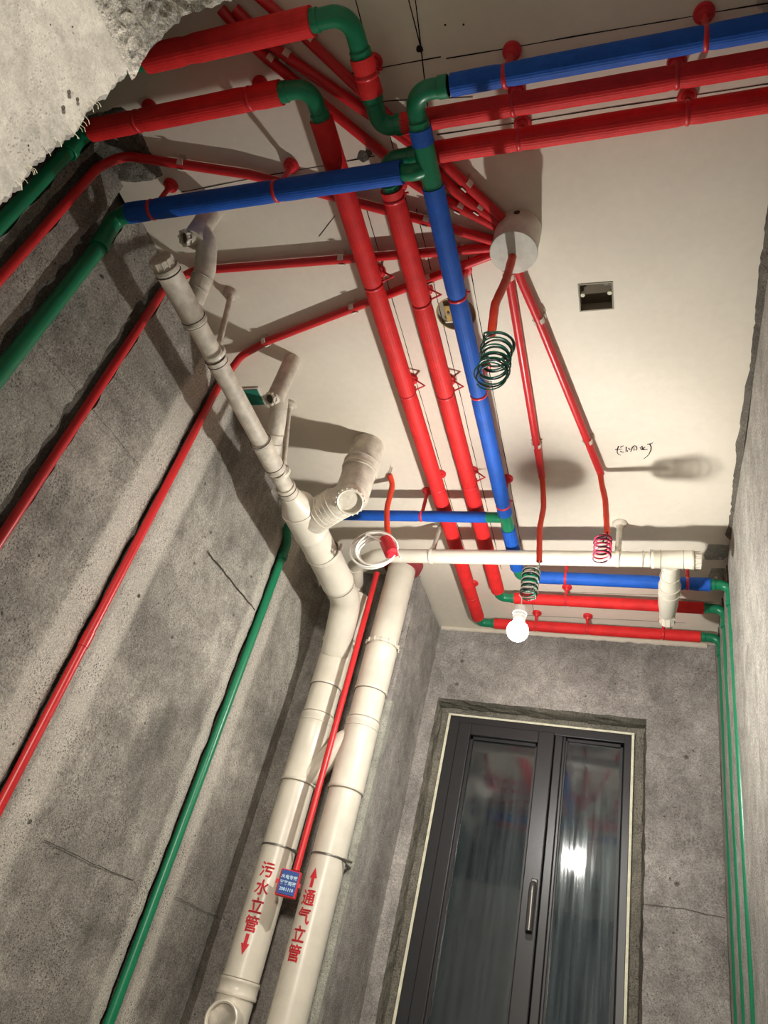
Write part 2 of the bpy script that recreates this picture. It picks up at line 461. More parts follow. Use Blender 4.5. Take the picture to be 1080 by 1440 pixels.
reveal('reveal', [(x, 0, WZ1) for x in xsW], 0)
bm = box((WX0 - 0.02, YF - 0.0, WZ0 - 0.05), (WX1 + 0.02, YG + 0.05, WZ0))
link('sill', bm, 'mortar', wf)

# shaft behind the stacks: front face and side face
def shaft_front(x, z): return V((x, YS + 0.004 * nz((x, 5, z), 8), z))
bm = grid(frange(XL, -0.885, 12), frange(FLOOR, CEIL, 60), shaft_front)
bmesh.ops.recalc_face_normals(bm, faces=bm.faces)
struct(link('wall_shaft', bm, 'wall_shaft', smooth=True))
def side_pt(y, z):
    zz = z if z < CEIL - 0.02 else CEIL - 0.012 + 0.02 * nz((4, y, 0), 25)
    return V((-0.885 + 0.003 * nz((2, y, z), 10), y, zz))
bm = grid(frange(YS, YF + 0.02, 12), frange(FLOOR, CEIL, 60), side_pt)
bmesh.ops.recalc_face_normals(bm, faces=bm.faces)
ws = struct(link('wall_column', bm, 'wall_shaft', smooth=True))
bm = bmesh.new(); L_ = []
zs = frange(FLOOR, 1.05, 90)
for z in zs:
    wdt = 0.028 + 0.007 * nz((1, 0, z), 9) + 0.004 * nz((1, 0, z), 40)
    L_.append((bm.verts.new((-0.90 - 0.05, YS - 0.006, z)), bm.verts.new((-0.879, YS - 0.006, z)), bm.verts.new((-0.879, YS + wdt, z))))
for a, b in zip(L_, L_[1:]):
    bm.faces.new((a[0], a[1], b[1], b[0])); bm.faces.new((a[1], a[2], b[2], b[1]))
bmesh.ops.recalc_face_normals(bm, faces=bm.faces)
link('corner_plaster', bm, 'strip', ws, label='pale smooth plaster strip on the corner')

# ceiling with a square and a round box hole
bm = bmesh.new()
def loop(pts):
    vs = [bm.verts.new((p[0], p[1], CEIL)) for p in pts]; return [bm.edges.new((vs[i], vs[(i + 1) % len(vs)])) for i in range(len(vs))]
SQ = (-0.181, -0.099, 1.107, 1.188); RC0 = (-0.497, 1.165); RR0 = 0.052
es = loop([(XL - 0.02, -0.1), (XR + 0.02, -0.1), (XR + 0.02, YF + 0.02), (XL - 0.02, YF + 0.02)])
es += loop([(SQ[0], SQ[2]), (SQ[1], SQ[2]), (SQ[1], SQ[3]), (SQ[0], SQ[3])])
es += loop([(RC0[0] + RR0 * math.cos(q), RC0[1] + RR0 * math.sin(q)) for q in frange(0, 2 * math.pi, 32)[:-1]])
bmesh.ops.triangle_fill(bm, use_beauty=True, edges=es)
for f in bm.faces:
    if f.normal.z > 0: f.normal_flip()
ceil = struct(link('ceiling', bm, 'ceiling'))
link('slab', box((XL - 0.02, -0.1, CEIL + 0.07), (XR + 0.02, YF + 0.1, CEIL + 0.12)), 'mortar', ceil)
bm = box((XL - 0.05, -0.1, FLOOR - 0.05), (XR + 0.05, YF + 0.05, FLOOR))
struct(link('floor', bm, 'floor'))

# rough bits of bare mortar on the ceiling edges
def patch(x0, x1, y0, y1, name, parent, label=None, z=CEIL, t=0.006, seed=0):
    xs, ys = frange(x0, x1, 14), frange(y0, y1, 14)
    def fn(x, y):
        ed = min(x - x0, x1 - x, y - y0, y1 - y)
        j = 0.012 * nz((x, y, seed), 22) + 0.022 * nz((y, x, seed), 9)
        return V((x + j, y + j * 0.6, z + 0.002 - (0.0 if ed < 1e-4 else t * (0.8 + nz((x, y, seed), 40)))))
    b_ = grid(xs, ys, fn); bmesh.ops.recalc_face_normals(b_, faces=b_.faces)
    for f in b_.faces:
        if f.normal.z > 0: f.normal_flip()
    return link(name, b_, 'strip' if x0 > 0 else 'mortar', parent, label=label)
patch(0.165, 0.236, 2.15, 2.25, 'mortar_patch', ceil, 'bare grey mortar patch beside the right wall', seed=1)
patch(0.185, 0.236, 2.29, 2.40, 'mortar_patch', ceil, seed=2)
patch(0.10, 0.225, 2.50, 2.575, 'mortar_patch', ceil, seed=3)
patch(XL - .03, -1.15, 0.52, 0.70, 'mortar_patch', ceil, seed=4)
# broken mortar edge between the right wall and the ceiling
bm = bmesh.new(); rows = []
for y in frange(0.30, 2.1, 150):
    wv = 0.011 + 0.007 * nz((1, y, 0), 3.3) + 0.004 * nz((1, y, 0), 14) + 0.0025 * nz((1, y, 0), 60)
    wv = max(0.002, wv)
    rows.append([bm.verts.new(p) for p in ((XR - 0.001, y, CEIL - wv * 2.0), (XR - wv * 0.9, y, CEIL - wv * 1.1), (XR - wv * 1.4, y, CEIL - 0.0005))])
for a, b in zip(rows, rows[1:]):
    for j in range(2): bm.faces.new((a[j], a[j + 1], b[j + 1], b[j]))
bmesh.ops.recalc_face_normals(bm, faces=bm.faces)
link('mortar_edge', bm, 'chase', ceil, label='dark broken mortar edge along the right wall')
# white skim edge above the window wall
bm = bmesh.new(); rows = []
for x in frange(-0.88, XR - 0.03, 90):
    d = 0.016 + 0.005 * nz((x, 0, 3), 30)
    rows.append([bm.verts.new(p) for p in ((x, YF - 0.004, CEIL - 0.001), (x, YF - 0.006, CEIL - d * 0.9), (x, YF + 0.004, CEIL - d))])
for a, b in zip(rows, rows[1:]):
    for j in range(2): bm.faces.new((a[j], a[j + 1], b[j + 1], b[j]))
bmesh.ops.recalc_face_normals(bm, faces=bm.faces)
link('skim_edge', bm, 'ceiling', ceil)

# pencil / ink layout lines on the ceiling (flat marks, a hair proud)
def ink_line(a, b, wdt=0.0030, wob=0.002):
    a, b = V((a[0], a[1], CEIL - 0.0006)), V((b[0], b[1], CEIL - 0.0006)); d = (b - a).normalized(); s = V((-d.y, d.x, 0)); bm = bmesh.new(); prev = None
    for p in resample([a, b], 0.03):
        q = p + s * wob * nz(p, 5); ww = wdt * (0.7 + 0.5 * nz(p, 15)); cur = (bm.verts.new(q - s * ww / 2), bm.verts.new(q + s * ww / 2))
        if prev: bm.faces.new((prev[0], prev[1], cur[1], cur[0]))
        prev = cur
    for f in bm.faces:
        f.normal_update()
        if f.normal.z > 0: f.normal_flip()
    return link('ink_line', bm, 'ink', ceil)
for a, b in [((-0.62, 0.548), (-0.41, 0.551)), ((-0.40, 0.556), (0.23, 0.572)), ((-0.56, 0.612), (-0.36, 0.636)), ((-0.45, 0.700), (0.20, 0.706)), ((-1.12, 0.735), (-0.60, 0.724)),
             ((-0.554, 0.40), (-0.556, 2.3)), ((-0.437, 0.43), (-0.458, 0.64)), ((-0.452, 0.43), (-0.447, 0.53)), ((-0.655, 0.82), (-0.672, 2.62)), ((-0.535, 0.86), (-0.545, 2.35)), ((-0.435, 1.0), (-0.45, 2.2)),
             ((-0.6, 2.50), (0.10, 2.475)), ((-0.55, 2.68), (0.12, 2.665)), ((-0.453, 2.45), (-0.455, 2.68)), ((-0.40, 2.30), (0.15, 2.305)), ((-0.80, 0.90), (-0.74, 0.85))]:
    ink_line(a, b)
def spot(x, y, r, depth=True):
    bm = bmesh.new(); c = bm.verts.new((x, y, CEIL + (0.01 if depth else -0.001)))
    ring = [bm.verts.new((x + r * (1 + 0.3 * nz((x, y, q), 3)) * math.cos(q), y + r * (1 + 0.3 * nz((y, x, q), 3)) * math.sin(q), CEIL - 0.0012)) for q in frange(0, 2 * math.pi, 10)[:-1]]
    for i in range(10): bm.faces.new((c, ring[i], ring[(i + 1) % 10]))
    bmesh.ops.recalc_face_normals(bm, faces=bm.faces)
    return link('drill_mark', bm, 'chase' if r > 0.0075 else 'ink', ceil)
spot(-0.449, 0.529, 0.007, False); spot(-0.627, 0.720, 0.013, False); spot(-0.612, 0.714, 0.008, False)
spot(-0.39, 0.497, 0.002, False); spot(-0.355, 0.503, 0.002, False)

# handwritten words
def text_bm(body, size, offset=0.0):
    cu = bpy.data.curves.new('lettering', 'FONT'); cu.body = body; cu.size = size; cu.align_x = 'CENTER'; cu.align_y = 'CENTER'; cu.offset = offset; cu.resolution_u = 3
    ob = bpy.data.objects.new('lettering_source', cu); COL.objects.link(ob)
    bpy.context.view_layer.update()
    me = bpy.data.meshes.new_from_object(ob.evaluated_get(bpy.context.evaluated_depsgraph_get()))
    bm = bmesh.new(); bm.from_mesh(me); bpy.data.objects.remove(ob); bpy.data.curves.remove(cu); bpy.data.meshes.remove(me); return bm
def bold(body, size, d):
    out = bmesh.new()
    for dx, dy in ((0, 0), (d, 0), (-d, 0), (0, d), (0, -d)):
        b_ = text_bm(body, size); bmesh.ops.translate(b_, verts=b_.verts, vec=(dx, dy, 0.00001 * (dx + 2 * dy) / d)); me = bpy.data.meshes.new('t'); b_.to_mesh(me); b_.free(); out.from_mesh(me); bpy.data.meshes.remove(me)
    return out
bm = bmesh.new()
for st_ in ([(215, 290), (197, 340), (193, 385), (212, 420), (250, 430)], [(160, 345), (265, 339)], [(240, 312), (290, 285)], [(240, 368), (262, 384), (297, 385)],
            [(332, 303), (326, 380)], [(346, 356), (352, 378)], [(365, 322), (392, 352)], [(427, 305), (412, 345), (396, 382)], [(425, 312), (455, 286), (485, 296), (495, 325), (486, 358)],
            [(443, 318), (456, 326)], [(436, 350), (472, 351)], [(543, 312), (556, 332)], [(568, 288), (582, 345)], [(612, 306), (585, 330), (604, 344)], [(550, 345), (657, 348)],
            [(650, 268), (690, 258), (737, 242)], [(688, 260), (710, 305), (706, 350), (680, 410), (640, 455), (594, 486)]):
    f_ = [P(2, CEIL, 850 + x_ / 10.8, 600 + y_ / 10.8) for x_, y_ in st_]; f_ = resample(f_, 0.002); prev = None
    for i_, p_ in enumerate(f_):
        d_ = (f_[min(i_ + 1, len(f_) - 1)] - f_[max(0, i_ - 1)]).normalized(); n_ = V((-d_.y, d_.x, 0)) * (0.0019 * (1.0 - 0.5 * i_ / len(f_)))
        cur = (bm.verts.new(p_ + n_ - V((0, 0, 0.0008))), bm.verts.new(p_ - n_ - V((0, 0, 0.0008))))
        if prev: bm.faces.new((prev[0], prev[1], cur[1], cur[0]))
        prev = cur
link('handwriting', bm, 'ink', ceil, label='handwritten black characters on the ceiling')

# doorway wall just ahead of the viewer: left jamb, broken edge, lintel
JX, JZ = -0.797, 1.150
def jamb_edge(z): return 0.333 + 0.010 * nz((9, 0, z), 12) + 0.007 * nz((9, 0, z), 45) + 0.005 * nz((9, 0, z), 130)
bm = bmesh.new(); rows = []
for z in frange(FLOOR, JZ, 420):
    ye = jamb_edge(z); rg = 0.004 * nz((1, 1, z), 60)
    rows.append([bm.verts.new(p) for p in ([(JX + 0.003 * nz((0, y, z), 7), y, z) for y in frange(-0.12, 0.30, 10)] + [(JX, ye - 0.006, z), (JX - 0.008 + rg, ye, z), (JX - 0.04, ye - 0.004, z), (JX - 0.2, ye - 0.004, z), (XL, 0.33, z)])])
for a, b in zip(rows, rows[1:]):
    for j in range(len(a) - 1): bm.faces.new((a[j], a[j + 1], b[j + 1], b[j]))
bmesh.ops.recalc_face_normals(bm, faces=bm.faces)
jw = struct(link('wall_door', bm, 'jamb', smooth=True))
# lintel: rough broken underside, rising towards the room
def soff_edge(x):
    t = x - JX
    base = 0.336 - 0.036 * min(1, max(0, t / 0.06)) - 0.012 * min(1, max(0, (t - 0.06) / 0.06))
    return base + 0.008 * nz((x, 2, 0), 22) + 0.006 * nz((x, 2, 0), 70)
xs = frange(JX, JX + 0.30, 90) + frange(JX + 0.31, XR + 0.02, 20)
bm = bmesh.new(); rows = []
for x in xs:
    ye = soff_edge(x); col_ = []
    for k in range(61):
        y = -0.12 + (ye + 0.12) * k / 60
        amp = min(1.0, (x - JX) / 0.012)
        rise = 0.075 * min(1, (x - JX) / 0.07) * max(0.0, min(1, (y - 0.02) / (ye - 0.02))) ** 1.0
        z = JZ + rise + amp * (0.012 * nz((x, y, 1), 16) + 0.012 * abs(nz((x, y, 1), 38)) + 0.009 * nz((x, y, 1), 80) + 0.005 * nz((x, y, 1), 170))
        col_.append(bm.verts.new((x, y, z)))
    zt_ = col_[-1].co.z
    for zz in (0.02, 0.06, 0.14, 0.25, 0.46): col_.append(bm.verts.new((x, ye - 0.014 - 0.01 * abs(nz((x, zz, 8), 20)), min(CEIL + .01, zt_ + zz))))
    rows.append(col_)
for a, b in zip(rows, rows[1:]):
    for j in range(len(a) - 1): bm.faces.new((a[j], a[j + 1], b[j + 1], b[j]))
bmesh.ops.recalc_face_normals(bm, faces=bm.faces)
struct(link('wall_lintel', bm, 'lintel'))
bm = bmesh.new(); rows = []
for z in frange(JZ - 0.005, CEIL + 0.01, 16): rows.append([bm.verts.new(p) for p in ((JX, 0.328, z), (JX - 0.2, 0.329, z), (XL, 0.33, z))])
for a, b in zip(rows, rows[1:]):
    for j in range(2): bm.faces.new((a[j], a[j + 1], b[j + 1], b[j]))
link('wall_top', bm, 'mortar', jw)
for px_, py_, r_ in ((96, 130, 0.0035), (108, 140, 0.003), (88, 152, 0.0035), (101, 38, 0.0015), (39, 205, 0.0015), (70, 35, 0.0012)):
    p_ = P(0, JX + 0.002, px_, py_)
    b_ = bmesh.new(); vs_ = [b_.verts.new(p_ + V((0.0012, r_ * (1 + 0.5 * nz((px_, q, 0), 2)) * math.cos(q), 1.4 * r_ * math.sin(q)))) for q in frange(0, 2 * math.pi, 9)[:-1]]
    b_.faces.new(vs_); link('pit', b_, 'chase', jw)
# torn plaster mesh sticking out of the jamb edge
bm = bmesh.new()
for i in range(16):
    z = 0.80 + 0.27 * random.random() + (0.0 if i % 2 else 0.0); y = jamb_edge(z) - 0.006
    a = V((JX + 0.001, y - 0.008, z)); b = a + V((0.003 + 0.005 * random.random(), 0.007 + 0.006 * random.random(), 0.006 * (random.random() - 0.2))); c = b + V((0.003 * random.random(), 0.004, -0.006 * random.random()))
    sweep([a, b, c], 0.0005, 4, bm)
ff = link('mesh_fringe', bm, 'foam', jw, label='torn white plaster mesh threads on the edge'); ff['kind'] = 'stuff'

# ---------------------------------------------------------------- window
win = bpy.data.objects.new('window_1', None); COL.objects.link(win); win.location = (-0.42, YG, CZ + 0.5); ORG[win] = win.location.copy(); win['kind'] = 'structure'
WT, WB = 1.218, -0.19
fx0, fx1 = -0.782, -0.066
def bar(name, x0, x1, z0, z1, y0, y1, mat='alu', bev=0.003, parent=win): return link(name, box((x0, y0, z0), (x1, y1, z1), bev=bev), mat, parent)
# outer frame
bar('frame', fx0, fx0 + 0.05, WB, WT, YG - 0.022, YG + 0.05)
bar('frame', fx1 - 0.028, fx1, WB, WT, YG - 0.022, YG + 0.05)
bar('frame', fx0, fx1, WT - 0.036, WT, YG - 0.0215, YG + 0.05)
bar('mullion', -0.352, -0.322, WB, WT - 0.036, YG - 0.022, YG + 0.05)
# left opening sash
sx0, sx1, sz1 = fx0 + 0.044, -0.354, WT - 0.030
sash = link('sash', box((sx0, YG - 0.034, WB + 0.03), (sx0 + 0.052, YG + 0.03, sz1), bev=0.004), 'alu', win)
for q in (((sx1 - 0.062, YG - 0.034, WB + 0.03), (sx1, YG + 0.03, sz1)), ((sx0 + 0.05, YG - 0.0335, sz1 - 0.048), (sx1 - 0.06, YG + 0.03, sz1)), ((sx0 + 0.05, YG - 0.0335, WB + 0.03), (sx1 - 0.06, YG + 0.03, WB + 0.085))):
    link('sash_rail', box(*q, bev=0.004), 'alu', win)
gx0, gx1, gz1 = sx0 + 0.052, sx1 - 0.062, sz1 - 0.048
def bead(x0, x1, z0, z1, y):
    for q in (((x0, y, z0), (x0 + 0.011, y + 0.02, z1)), ((x1 - 0.009, y, z0), (x1, y + 0.02, z1)), ((x0, y, z1 - 0.011), (x1, y + 0.02, z1))):
        link('glazing_bead', box(*q), 'alu_dark', win)
bead(gx0, gx1, WB + 0.08, gz1, YG - 0.014)
link('pane', box((gx0 + 0.002, YG - 0.003, WB + 0.08), (gx1 - 0.002, YG + 0.003, gz1 - 0.002)), 'glass', win)
# right fixed light
rx0, rx1 = -0.322, fx1 - 0.028
bead(rx0 + 0.006, rx1 - 0.004, WB + 0.03, WT - 0.040, YG - 0.012)
bar('inner_frame', rx0, rx0 + 0.012, WB, WT - 0.036, YG - 0.016, YG + 0.04)
link('pane', box((rx0 + 0.01, YG - 0.002, WB + 0.03), (rx1 - 0.004, YG + 0.004, WT - 0.042)), 'glass', win)
# handle
hx = -0.375
hplate = link('handle_plate', box((hx - 0.012, YG - 0.042, 0.55), (hx + 0.012, YG - 0.033, 0.645), bev=0.004), 'handle', win)
hb = sweep(fillet([(hx, YG - 0.04, 0.622), (hx, YG - 0.068, 0.62), (hx, YG - 0.072, 0.59), (hx, YG - 0.066, 0.475)], 0.015), 0.0125, 12)
link('handle', hb, 'handle', hplate, smooth=True)
# sealing strip round the frame
for q in (((fx0 - 0.009, YG - 0.024, WB), (fx0 + 0.001, YG - 0.010, WT + 0.004)), ((fx1 - 0.001, YG - 0.024, WB), (fx1 + 0.008, YG - 0.010, WT + 0.004)), ((fx0 - 0.009, YG - 0.0235, WT - 0.001), (fx1 + 0.008, YG - 0.0105, WT + 0.007))):
    b_ = box(*q)
    link('sealing_strip', b_, 'foam', win)
# mortar filling between strip and reveal
def fill(x0, x1, z0, z1):
    b_ = grid(frange(x0, x1, 12 if x1 - x0 > 0.2 else 4), frange(z0, z1, 70 if z1 - z0 > 0.2 else 5), lambda x, z: V((x, YG - 0.006 - 0.004 * nz((x, 6, z), 30) - 0.003 * nz((x, 6, z), 90), z)))
    bmesh.ops.recalc_face_normals(b_, faces=b_.faces); link('mortar_filling', b_, 'mortar', wf)
fill(WX0 - 0.01, fx0 + 0.005, WZ0, WZ1 + 0.005); fill(fx1 - 0.005, WX1 + 0.01, WZ0, WZ1 + 0.005); fill(fx0, fx1, WT, WZ1 + 0.01)
# ---------------------------------------------------------------- water pipes
def dips(cl, ax):
    """sleeve squeezed a little at each clamp"""
    return lambda p, L: 1.0 - sum(0.10 * math.exp(-((p[ax] - c) / 0.011) ** 2) for c in cl) + 0.012 * nz(p, 9)


def sleeve(t, a, b, r, mat, clamps=(), label=None):
    a, b = V(a), V(b); ax = 0 if abs(b.x - a.x) > abs(b.y - a.y) else 1
    link('insulation_sleeve', sweep(resample([a, b], 0.012), r, 20, rf=dips(clamps, ax)), mat, t, smooth=True, label=label)


def elbow(t, pts, r=0.019, bend=0.05, name='elbow', label=None):
    pts = [V(p) for p in pts]
    f = fillet(pts, bend, 9); bm = sweep(f, r, 18)
    for p, q in ((pts[0], pts[1]), (pts[-1], pts[-2])):
        d = (q - p).normalized(); ln = min(0.02, (q - p).length * 0.35); cyl(p, p + d * ln, r + 0.0025, 18, bm, bev=0.0015)
    return link(name, bm, 'green', t, smooth=True, label=label)


def drop(t, x, y, z0, r, z1=FLOOR, jag=0.0):
    pts = [V((x + 0.001 * nz((x, y, z), 3), y + 0.003 * nz((x, y, z), 2), z)) for z in frange(z0, z1, 40)]
    link('riser', sweep(pts, r, 14), 'green', t, smooth=True, label='bare green pipe running down the wall')


ZB, ZR = 1.485, 1.535
CL = {}      # clamp positions by run
R1X, R2X, BX = -0.670, -0.5585, -0.449
# run A
tA = thing('water_pipe', 'red insulated pipe from behind the concrete jamb with two green elbows before turning right', 'pipe', (-0.5, 0.5, ZR))
sleeve(tA, (-1.0, 0.420, 1.525), (-0.622, 0.420, 1.525), 0.0265, 'red_sleeve', (-0.9,))
elbow(tA, [(-0.628, 0.420, 1.525), (-0.548, 0.421, 1.53), (-0.548, 0.506, 1.535)], 0.019, 0.06)
sleeve(tA, (-0.548, 0.500, 1.535), (-0.548, 0.572, 1.535), 0.024, 'red_sleeve', (0.535,))
elbow(tA, [(-0.548, 0.566, 1.535), (-0.546, 0.638, 1.535), (-0.494, 0.638, 1.535)], 0.019, 0.05)
sleeve(tA, (-0.500, 0.638, 1.535), (XR - 0.004, 0.640, 1.535), 0.0215, 'red_sleeve', (-0.27, 0.03))
elbow(tA, [(-0.99, 0.420, 1.525), (XLc + 0.01, 0.42, 1.525), (XLc + 0.01, 0.42, 1.46)], 0.019, 0.04); drop(tA, XLc + 0.01, 0.42, 1.48, 0.016)
# run B
tB = thing('water_pipe', 'leftmost long red insulated pipe, ending as the lowest red pipe above the window', 'pipe', (-0.67, 1.5, ZR))
sleeve(tB, (-1.222, 0.533, 1.53), (-0.735, 0.533, 1.53), 0.0245, 'red_sleeve', (-1.094, -0.808))
elbow(tB, [(-1.215, 0.533, 1.53), (XLc + 0.008, 0.540, 1.53), (XLc + 0.008, 0.545, 1.46)], 0.0175, 0.035)
drop(tB, XLc + 0.006, 0.545, 1.47, 0.0155)
elbow(tB, [(-0.741, 0.533, 1.53), (R1X, 0.534, 1.532), (R1X, 0.606, ZR)], 0.0185, 0.055)
sleeve(tB, (R1X, 0.600, ZR), (R1X, 2.605, ZR), 0.0255, 'red_sleeve', (1.013, 1.378, 1.795, 2.451))
elbow(tB, [(R1X, 2.598, ZR), (R1X, 2.652, ZR), (-0.600, 2.652, ZR)], 0.017, 0.045)
sleeve(tB, (-0.607, 2.652, ZR), (0.172, 2.652, ZR), 0.0215, 'red_sleeve', (-0.442, -0.241, 0.042))
elbow(tB, [(0.168, 2.652, ZR), (XR + 0.006, 2.654, ZR), (XR + 0.008, 2.655, 1.46)], 0.0165, 0.035); drop(tB, XR + 0.008, 2.655, 1.47, 0.0145)
# run C
tC = thing('water_pipe', 'middle long red insulated pipe, ending as the upper red pipe above the window', 'pipe', (-0.56, 1.5, ZR))
sleeve(tC, (XR - 0.004, 0.706, 1.533), (-0.475, 0.706, 1.533), 0.0225, 'red_sleeve', (-0.266, 0.05))
elbow(tC, [(-0.481, 0.706, 1.533), (R2X, 0.706, 1.533), (R2X, 0.778, ZR)], 0.0185, 0.05)
sleeve(tC, (R2X, 0.772, ZR), (R2X, 2.395, ZR), 0.0255, 'red_sleeve', (0.795, 1.078, 1.388, 1.778))
elbow(tC, [(R2X, 2.388, ZR), (R2X, 2.449, ZR), (-0.493, 2.449, ZR)], 0.017, 0.045)
sleeve(tC, (-0.500, 2.449, ZR), (0.172, 2.449, ZR), 0.0215, 'red_sleeve', (-0.307,))
elbow(tC, [(0.168, 2.449, ZR), (XR + 0.006, 2.45, ZR), (XR + 0.008, 2.45, 1.46)], 0.0165, 0.035); drop(tC, XR + 0.008, 2.45, 1.47, 0.0145)
# run D: blue main
tD = thing('water_pipe', 'long blue insulated pipe from the upper right running along the ceiling to the window wall', 'pipe', (BX, 1.4, ZB))
sleeve(tD, (XR - 0.004, 0.564, ZB), (-0.371, 0.563, ZB), 0.0205, 'blue_sleeve', (-0.27, 0.073))
elbow(tD, [(-0.377, 0.563, ZB), (BX, 0.563, ZB), (BX, 0.636, ZB)], 0.0185, 0.05)
sleeve(tD, (BX, 0.630, ZB), (BX, 0.662, ZB), 0.023, 'blue_sleeve')
tee = cyl((BX, 0.656, ZB), (BX, 0.762, ZB), 0.021, 18, bev=0.002)
sweep(fillet([(BX, 0.712, ZB), (BX - 0.030, 0.713, ZB - 0.012), (BX - 0.060, 0.714, ZB)], 0.03), 0.0175, 14, tee)
link('tee', tee, 'green', tD, smooth=True)
sleeve(tD, (BX, 0.754, ZB), (BX, 1.862, ZB), 0.0235, 'blue_sleeve', (1.034, 1.347, 1.82))
tee = cyl((BX, 1.855, ZB), (BX, 1.945, ZB), 0.021, 18, bev=0.002)
cyl((BX, 1.884, ZB), (BX - 0.066, 1.884, ZB), 0.0175, 14, tee)
link('tee', tee, 'green', tD, smooth=True)
sleeve(tD, (BX, 1.938, ZB), (BX, 2.165, ZB), 0.0235, 'blue_sleeve')
elbow(tD, [(BX, 2.158, ZB), (BX, 2.243, 1.495), (-0.372, 2.245, 1.50)], 0.0175, 0.05)
sleeve(tD, (-0.380, 2.245, 1.50), (0.180, 2.245, 1.50), 0.0225, 'blue_sleeve', (-0.289, 0.11))
elbow(tD, [(0.175, 2.245, 1.50), (XR + 0.006, 2.245, 1.50), (XR + 0.008, 2.245, 1.42)], 0.0165, 0.035); drop(tD, XR + 0.008, 2.245, 1.43, 0.0145)
# branches
tE = thing('water_pipe', 'blue insulated branch pipe crossing to the left wall above the white drain trap', 'pipe', (-0.9, 0.714, ZB))
sleeve(tE, (-0.507, 0.714, ZB), (-1.205, 0.714, ZB), 0.0245, 'blue_sleeve', (-0.805, -1.138))
elbow(tE, [(-1.198, 0.714, ZB), (XLc + 0.012, 0.722, ZB), (XLc + 0.012, 0.734, 1.38)], 0.0205, 0.05)
drop(tE, XLc + 0.010, 0.736, 1.39, 0.0185)
tF = thing('water_pipe', 'thin blue insulated branch pipe crossing behind the large white bend', 'pipe', (-0.8, 1.884, ZB))
sleeve(tF, (-0.513, 1.884, ZB), (-1.14, 1.884, ZB), 0.0185, 'blue_sleeve', (-1.06, -0.735))
elbow(tF, [(-1.135, 1.884, ZB), (XLc + 0.006, 1.93, 1.48), (XLc + 0.004, 1.988, 1.43), (XLc + 0.004, 1.99, 1.36)], 0.0155, 0.05)
drop(tF, XLc + 0.002, 1.99, 1.37, 0.014)


# ---------------------------------------------------------------- red pipe clamps
def clamp(x, y, zp, r, ax, label, tab=True, fl=0.0185, stem_r=0.0062):
    t = thing('pipe_clamp', label, 'clamp', (x, y, CEIL - 0.001), 'red clamps holding the insulated water pipes')
    ztop = CEIL - 0.0005
    link('flange', lathe((x, y, ztop), (0, 0, -1), [(0, fl), (0.006, fl), (0.009, fl * 0.88), (0.0095, fl * 0.66), (0.016, fl * 0.56), (0.020, stem_r + 0.001)], 18), 'red_clamp', t, smooth=True)
    zt = zp + r
    if ztop - zt > 0.012: link('stem', cyl((x, y, ztop - 0.012), (x, y, zt - 0.002), stem_r, 12), 'red_clamp', t, smooth=True)
    axis = (1, 0, 0) if ax == 'x' else (0, 1, 0)
    rg = link('ring', torus((x, y, zp), axis, r + 0.0002, 0.0022, 28, 8, flat=2.0), 'red_clamp', t, smooth=True)
    if tab:
        s = V((0, 1, 0)) if ax == 'x' else V((1, 0, 0)); b_ = bmesh.new()
        c = V((x, y, zp)) + s * (r * 0.80) + V((0, 0, r * 0.80))
        hw = V(axis) * 0.005
        pts = [c + V((0, 0, -0.3 * r)), V((x, y, zp + 0.030)) + s * 0.046, V((x, y, CEIL - 0.010)) + s * 0.014] if ax == 'y' and x < -0.5 and y > 0.9 else [c, c + s * 0.012] if ax == 'y' else [c, c + s * 0.010 + V((0, 0, 0.006))]
        sweep(pts, 0.0026, 6, b_)
        cyl(c - V(axis) * 0.007, c + V(axis) * 0.007, 0.0045, 8, b_)
        link('latch', b_, 'red_clamp', rg)
    return t


rr = 0.0255 * 0.91
clamp(-0.27, 0.565, ZB, 0.0205 * .93, 'x', 'red round-flanged clamp on upper right blue pipe, nearer the green bend')
clamp(0.073, 0.565, ZB, 0.0205 * .93, 'x', 'red round-flanged clamp on the upper right blue pipe, nearer the right wall')
clamp(-0.27, 0.639, 1.535, 0.0215 * .93, 'x', 'red clamp on the upper right red pipe, below the blue pipe near the green bend', False)
clamp(0.03, 0.6395, 1.535, 0.0215 * .93, 'x', 'red clamp on the upper right red pipe, nearer the right wall', False)
clamp(-0.266, 0.706, 1.533, 0.0225 * .93, 'x', 'red clamp on the lower right red pipe, above the round white box', False)
clamp(0.05, 0.706, 1.533, 0.0225 * .93, 'x', 'red clamp on the lower right red pipe, nearer the right wall', False)
clamp(-0.805, 0.714, ZB, 0.0245 * .91, 'x', 'red clamp in the middle of the left blue branch pipe')
clamp(-1.138, 0.714, ZB, 0.0245 * .91, 'x', 'red clamp on the left blue branch pipe beside its green wall elbow')
clamp(-1.094, 0.533, 1.53, 0.0245 * .91, 'x', 'red clamp on the left red pipe beside the concrete jamb', False)
clamp(-0.808, 0.533, 1.53, 0.0245 * .91, 'x', 'red clamp on the left red pipe before its green elbow', False)
clamp(-0.548, 0.535, 1.535, 0.024 * .91, 'y', 'red clamp round the short red stub between two green elbows')
clamp(R1X, 1.013, ZR, rr, 'y', 'red clamp on the leftmost red ceiling pipe, nearest the doorway')
clamp(R1X, 1.378, ZR, rr, 'y', 'second red clamp on the leftmost red ceiling pipe, counted from the doorway')
clamp(R1X, 1.795, ZR, rr, 'y', 'red clamp on the leftmost red ceiling pipe, just before the thin blue crossing pipe', False)
clamp(R1X, 2.451, ZR, rr, 'y', 'red clamp on the leftmost red ceiling pipe beyond the long white pipe', False)
clamp(R2X, 0.795, ZR, rr, 'y', 'red clamp at the start of the middle red ceiling pipe beside the green tee')
clamp(R2X, 1.078, ZR, rr, 'y', 'red clamp on the middle red ceiling pipe left of the round brass-coloured ceiling box')
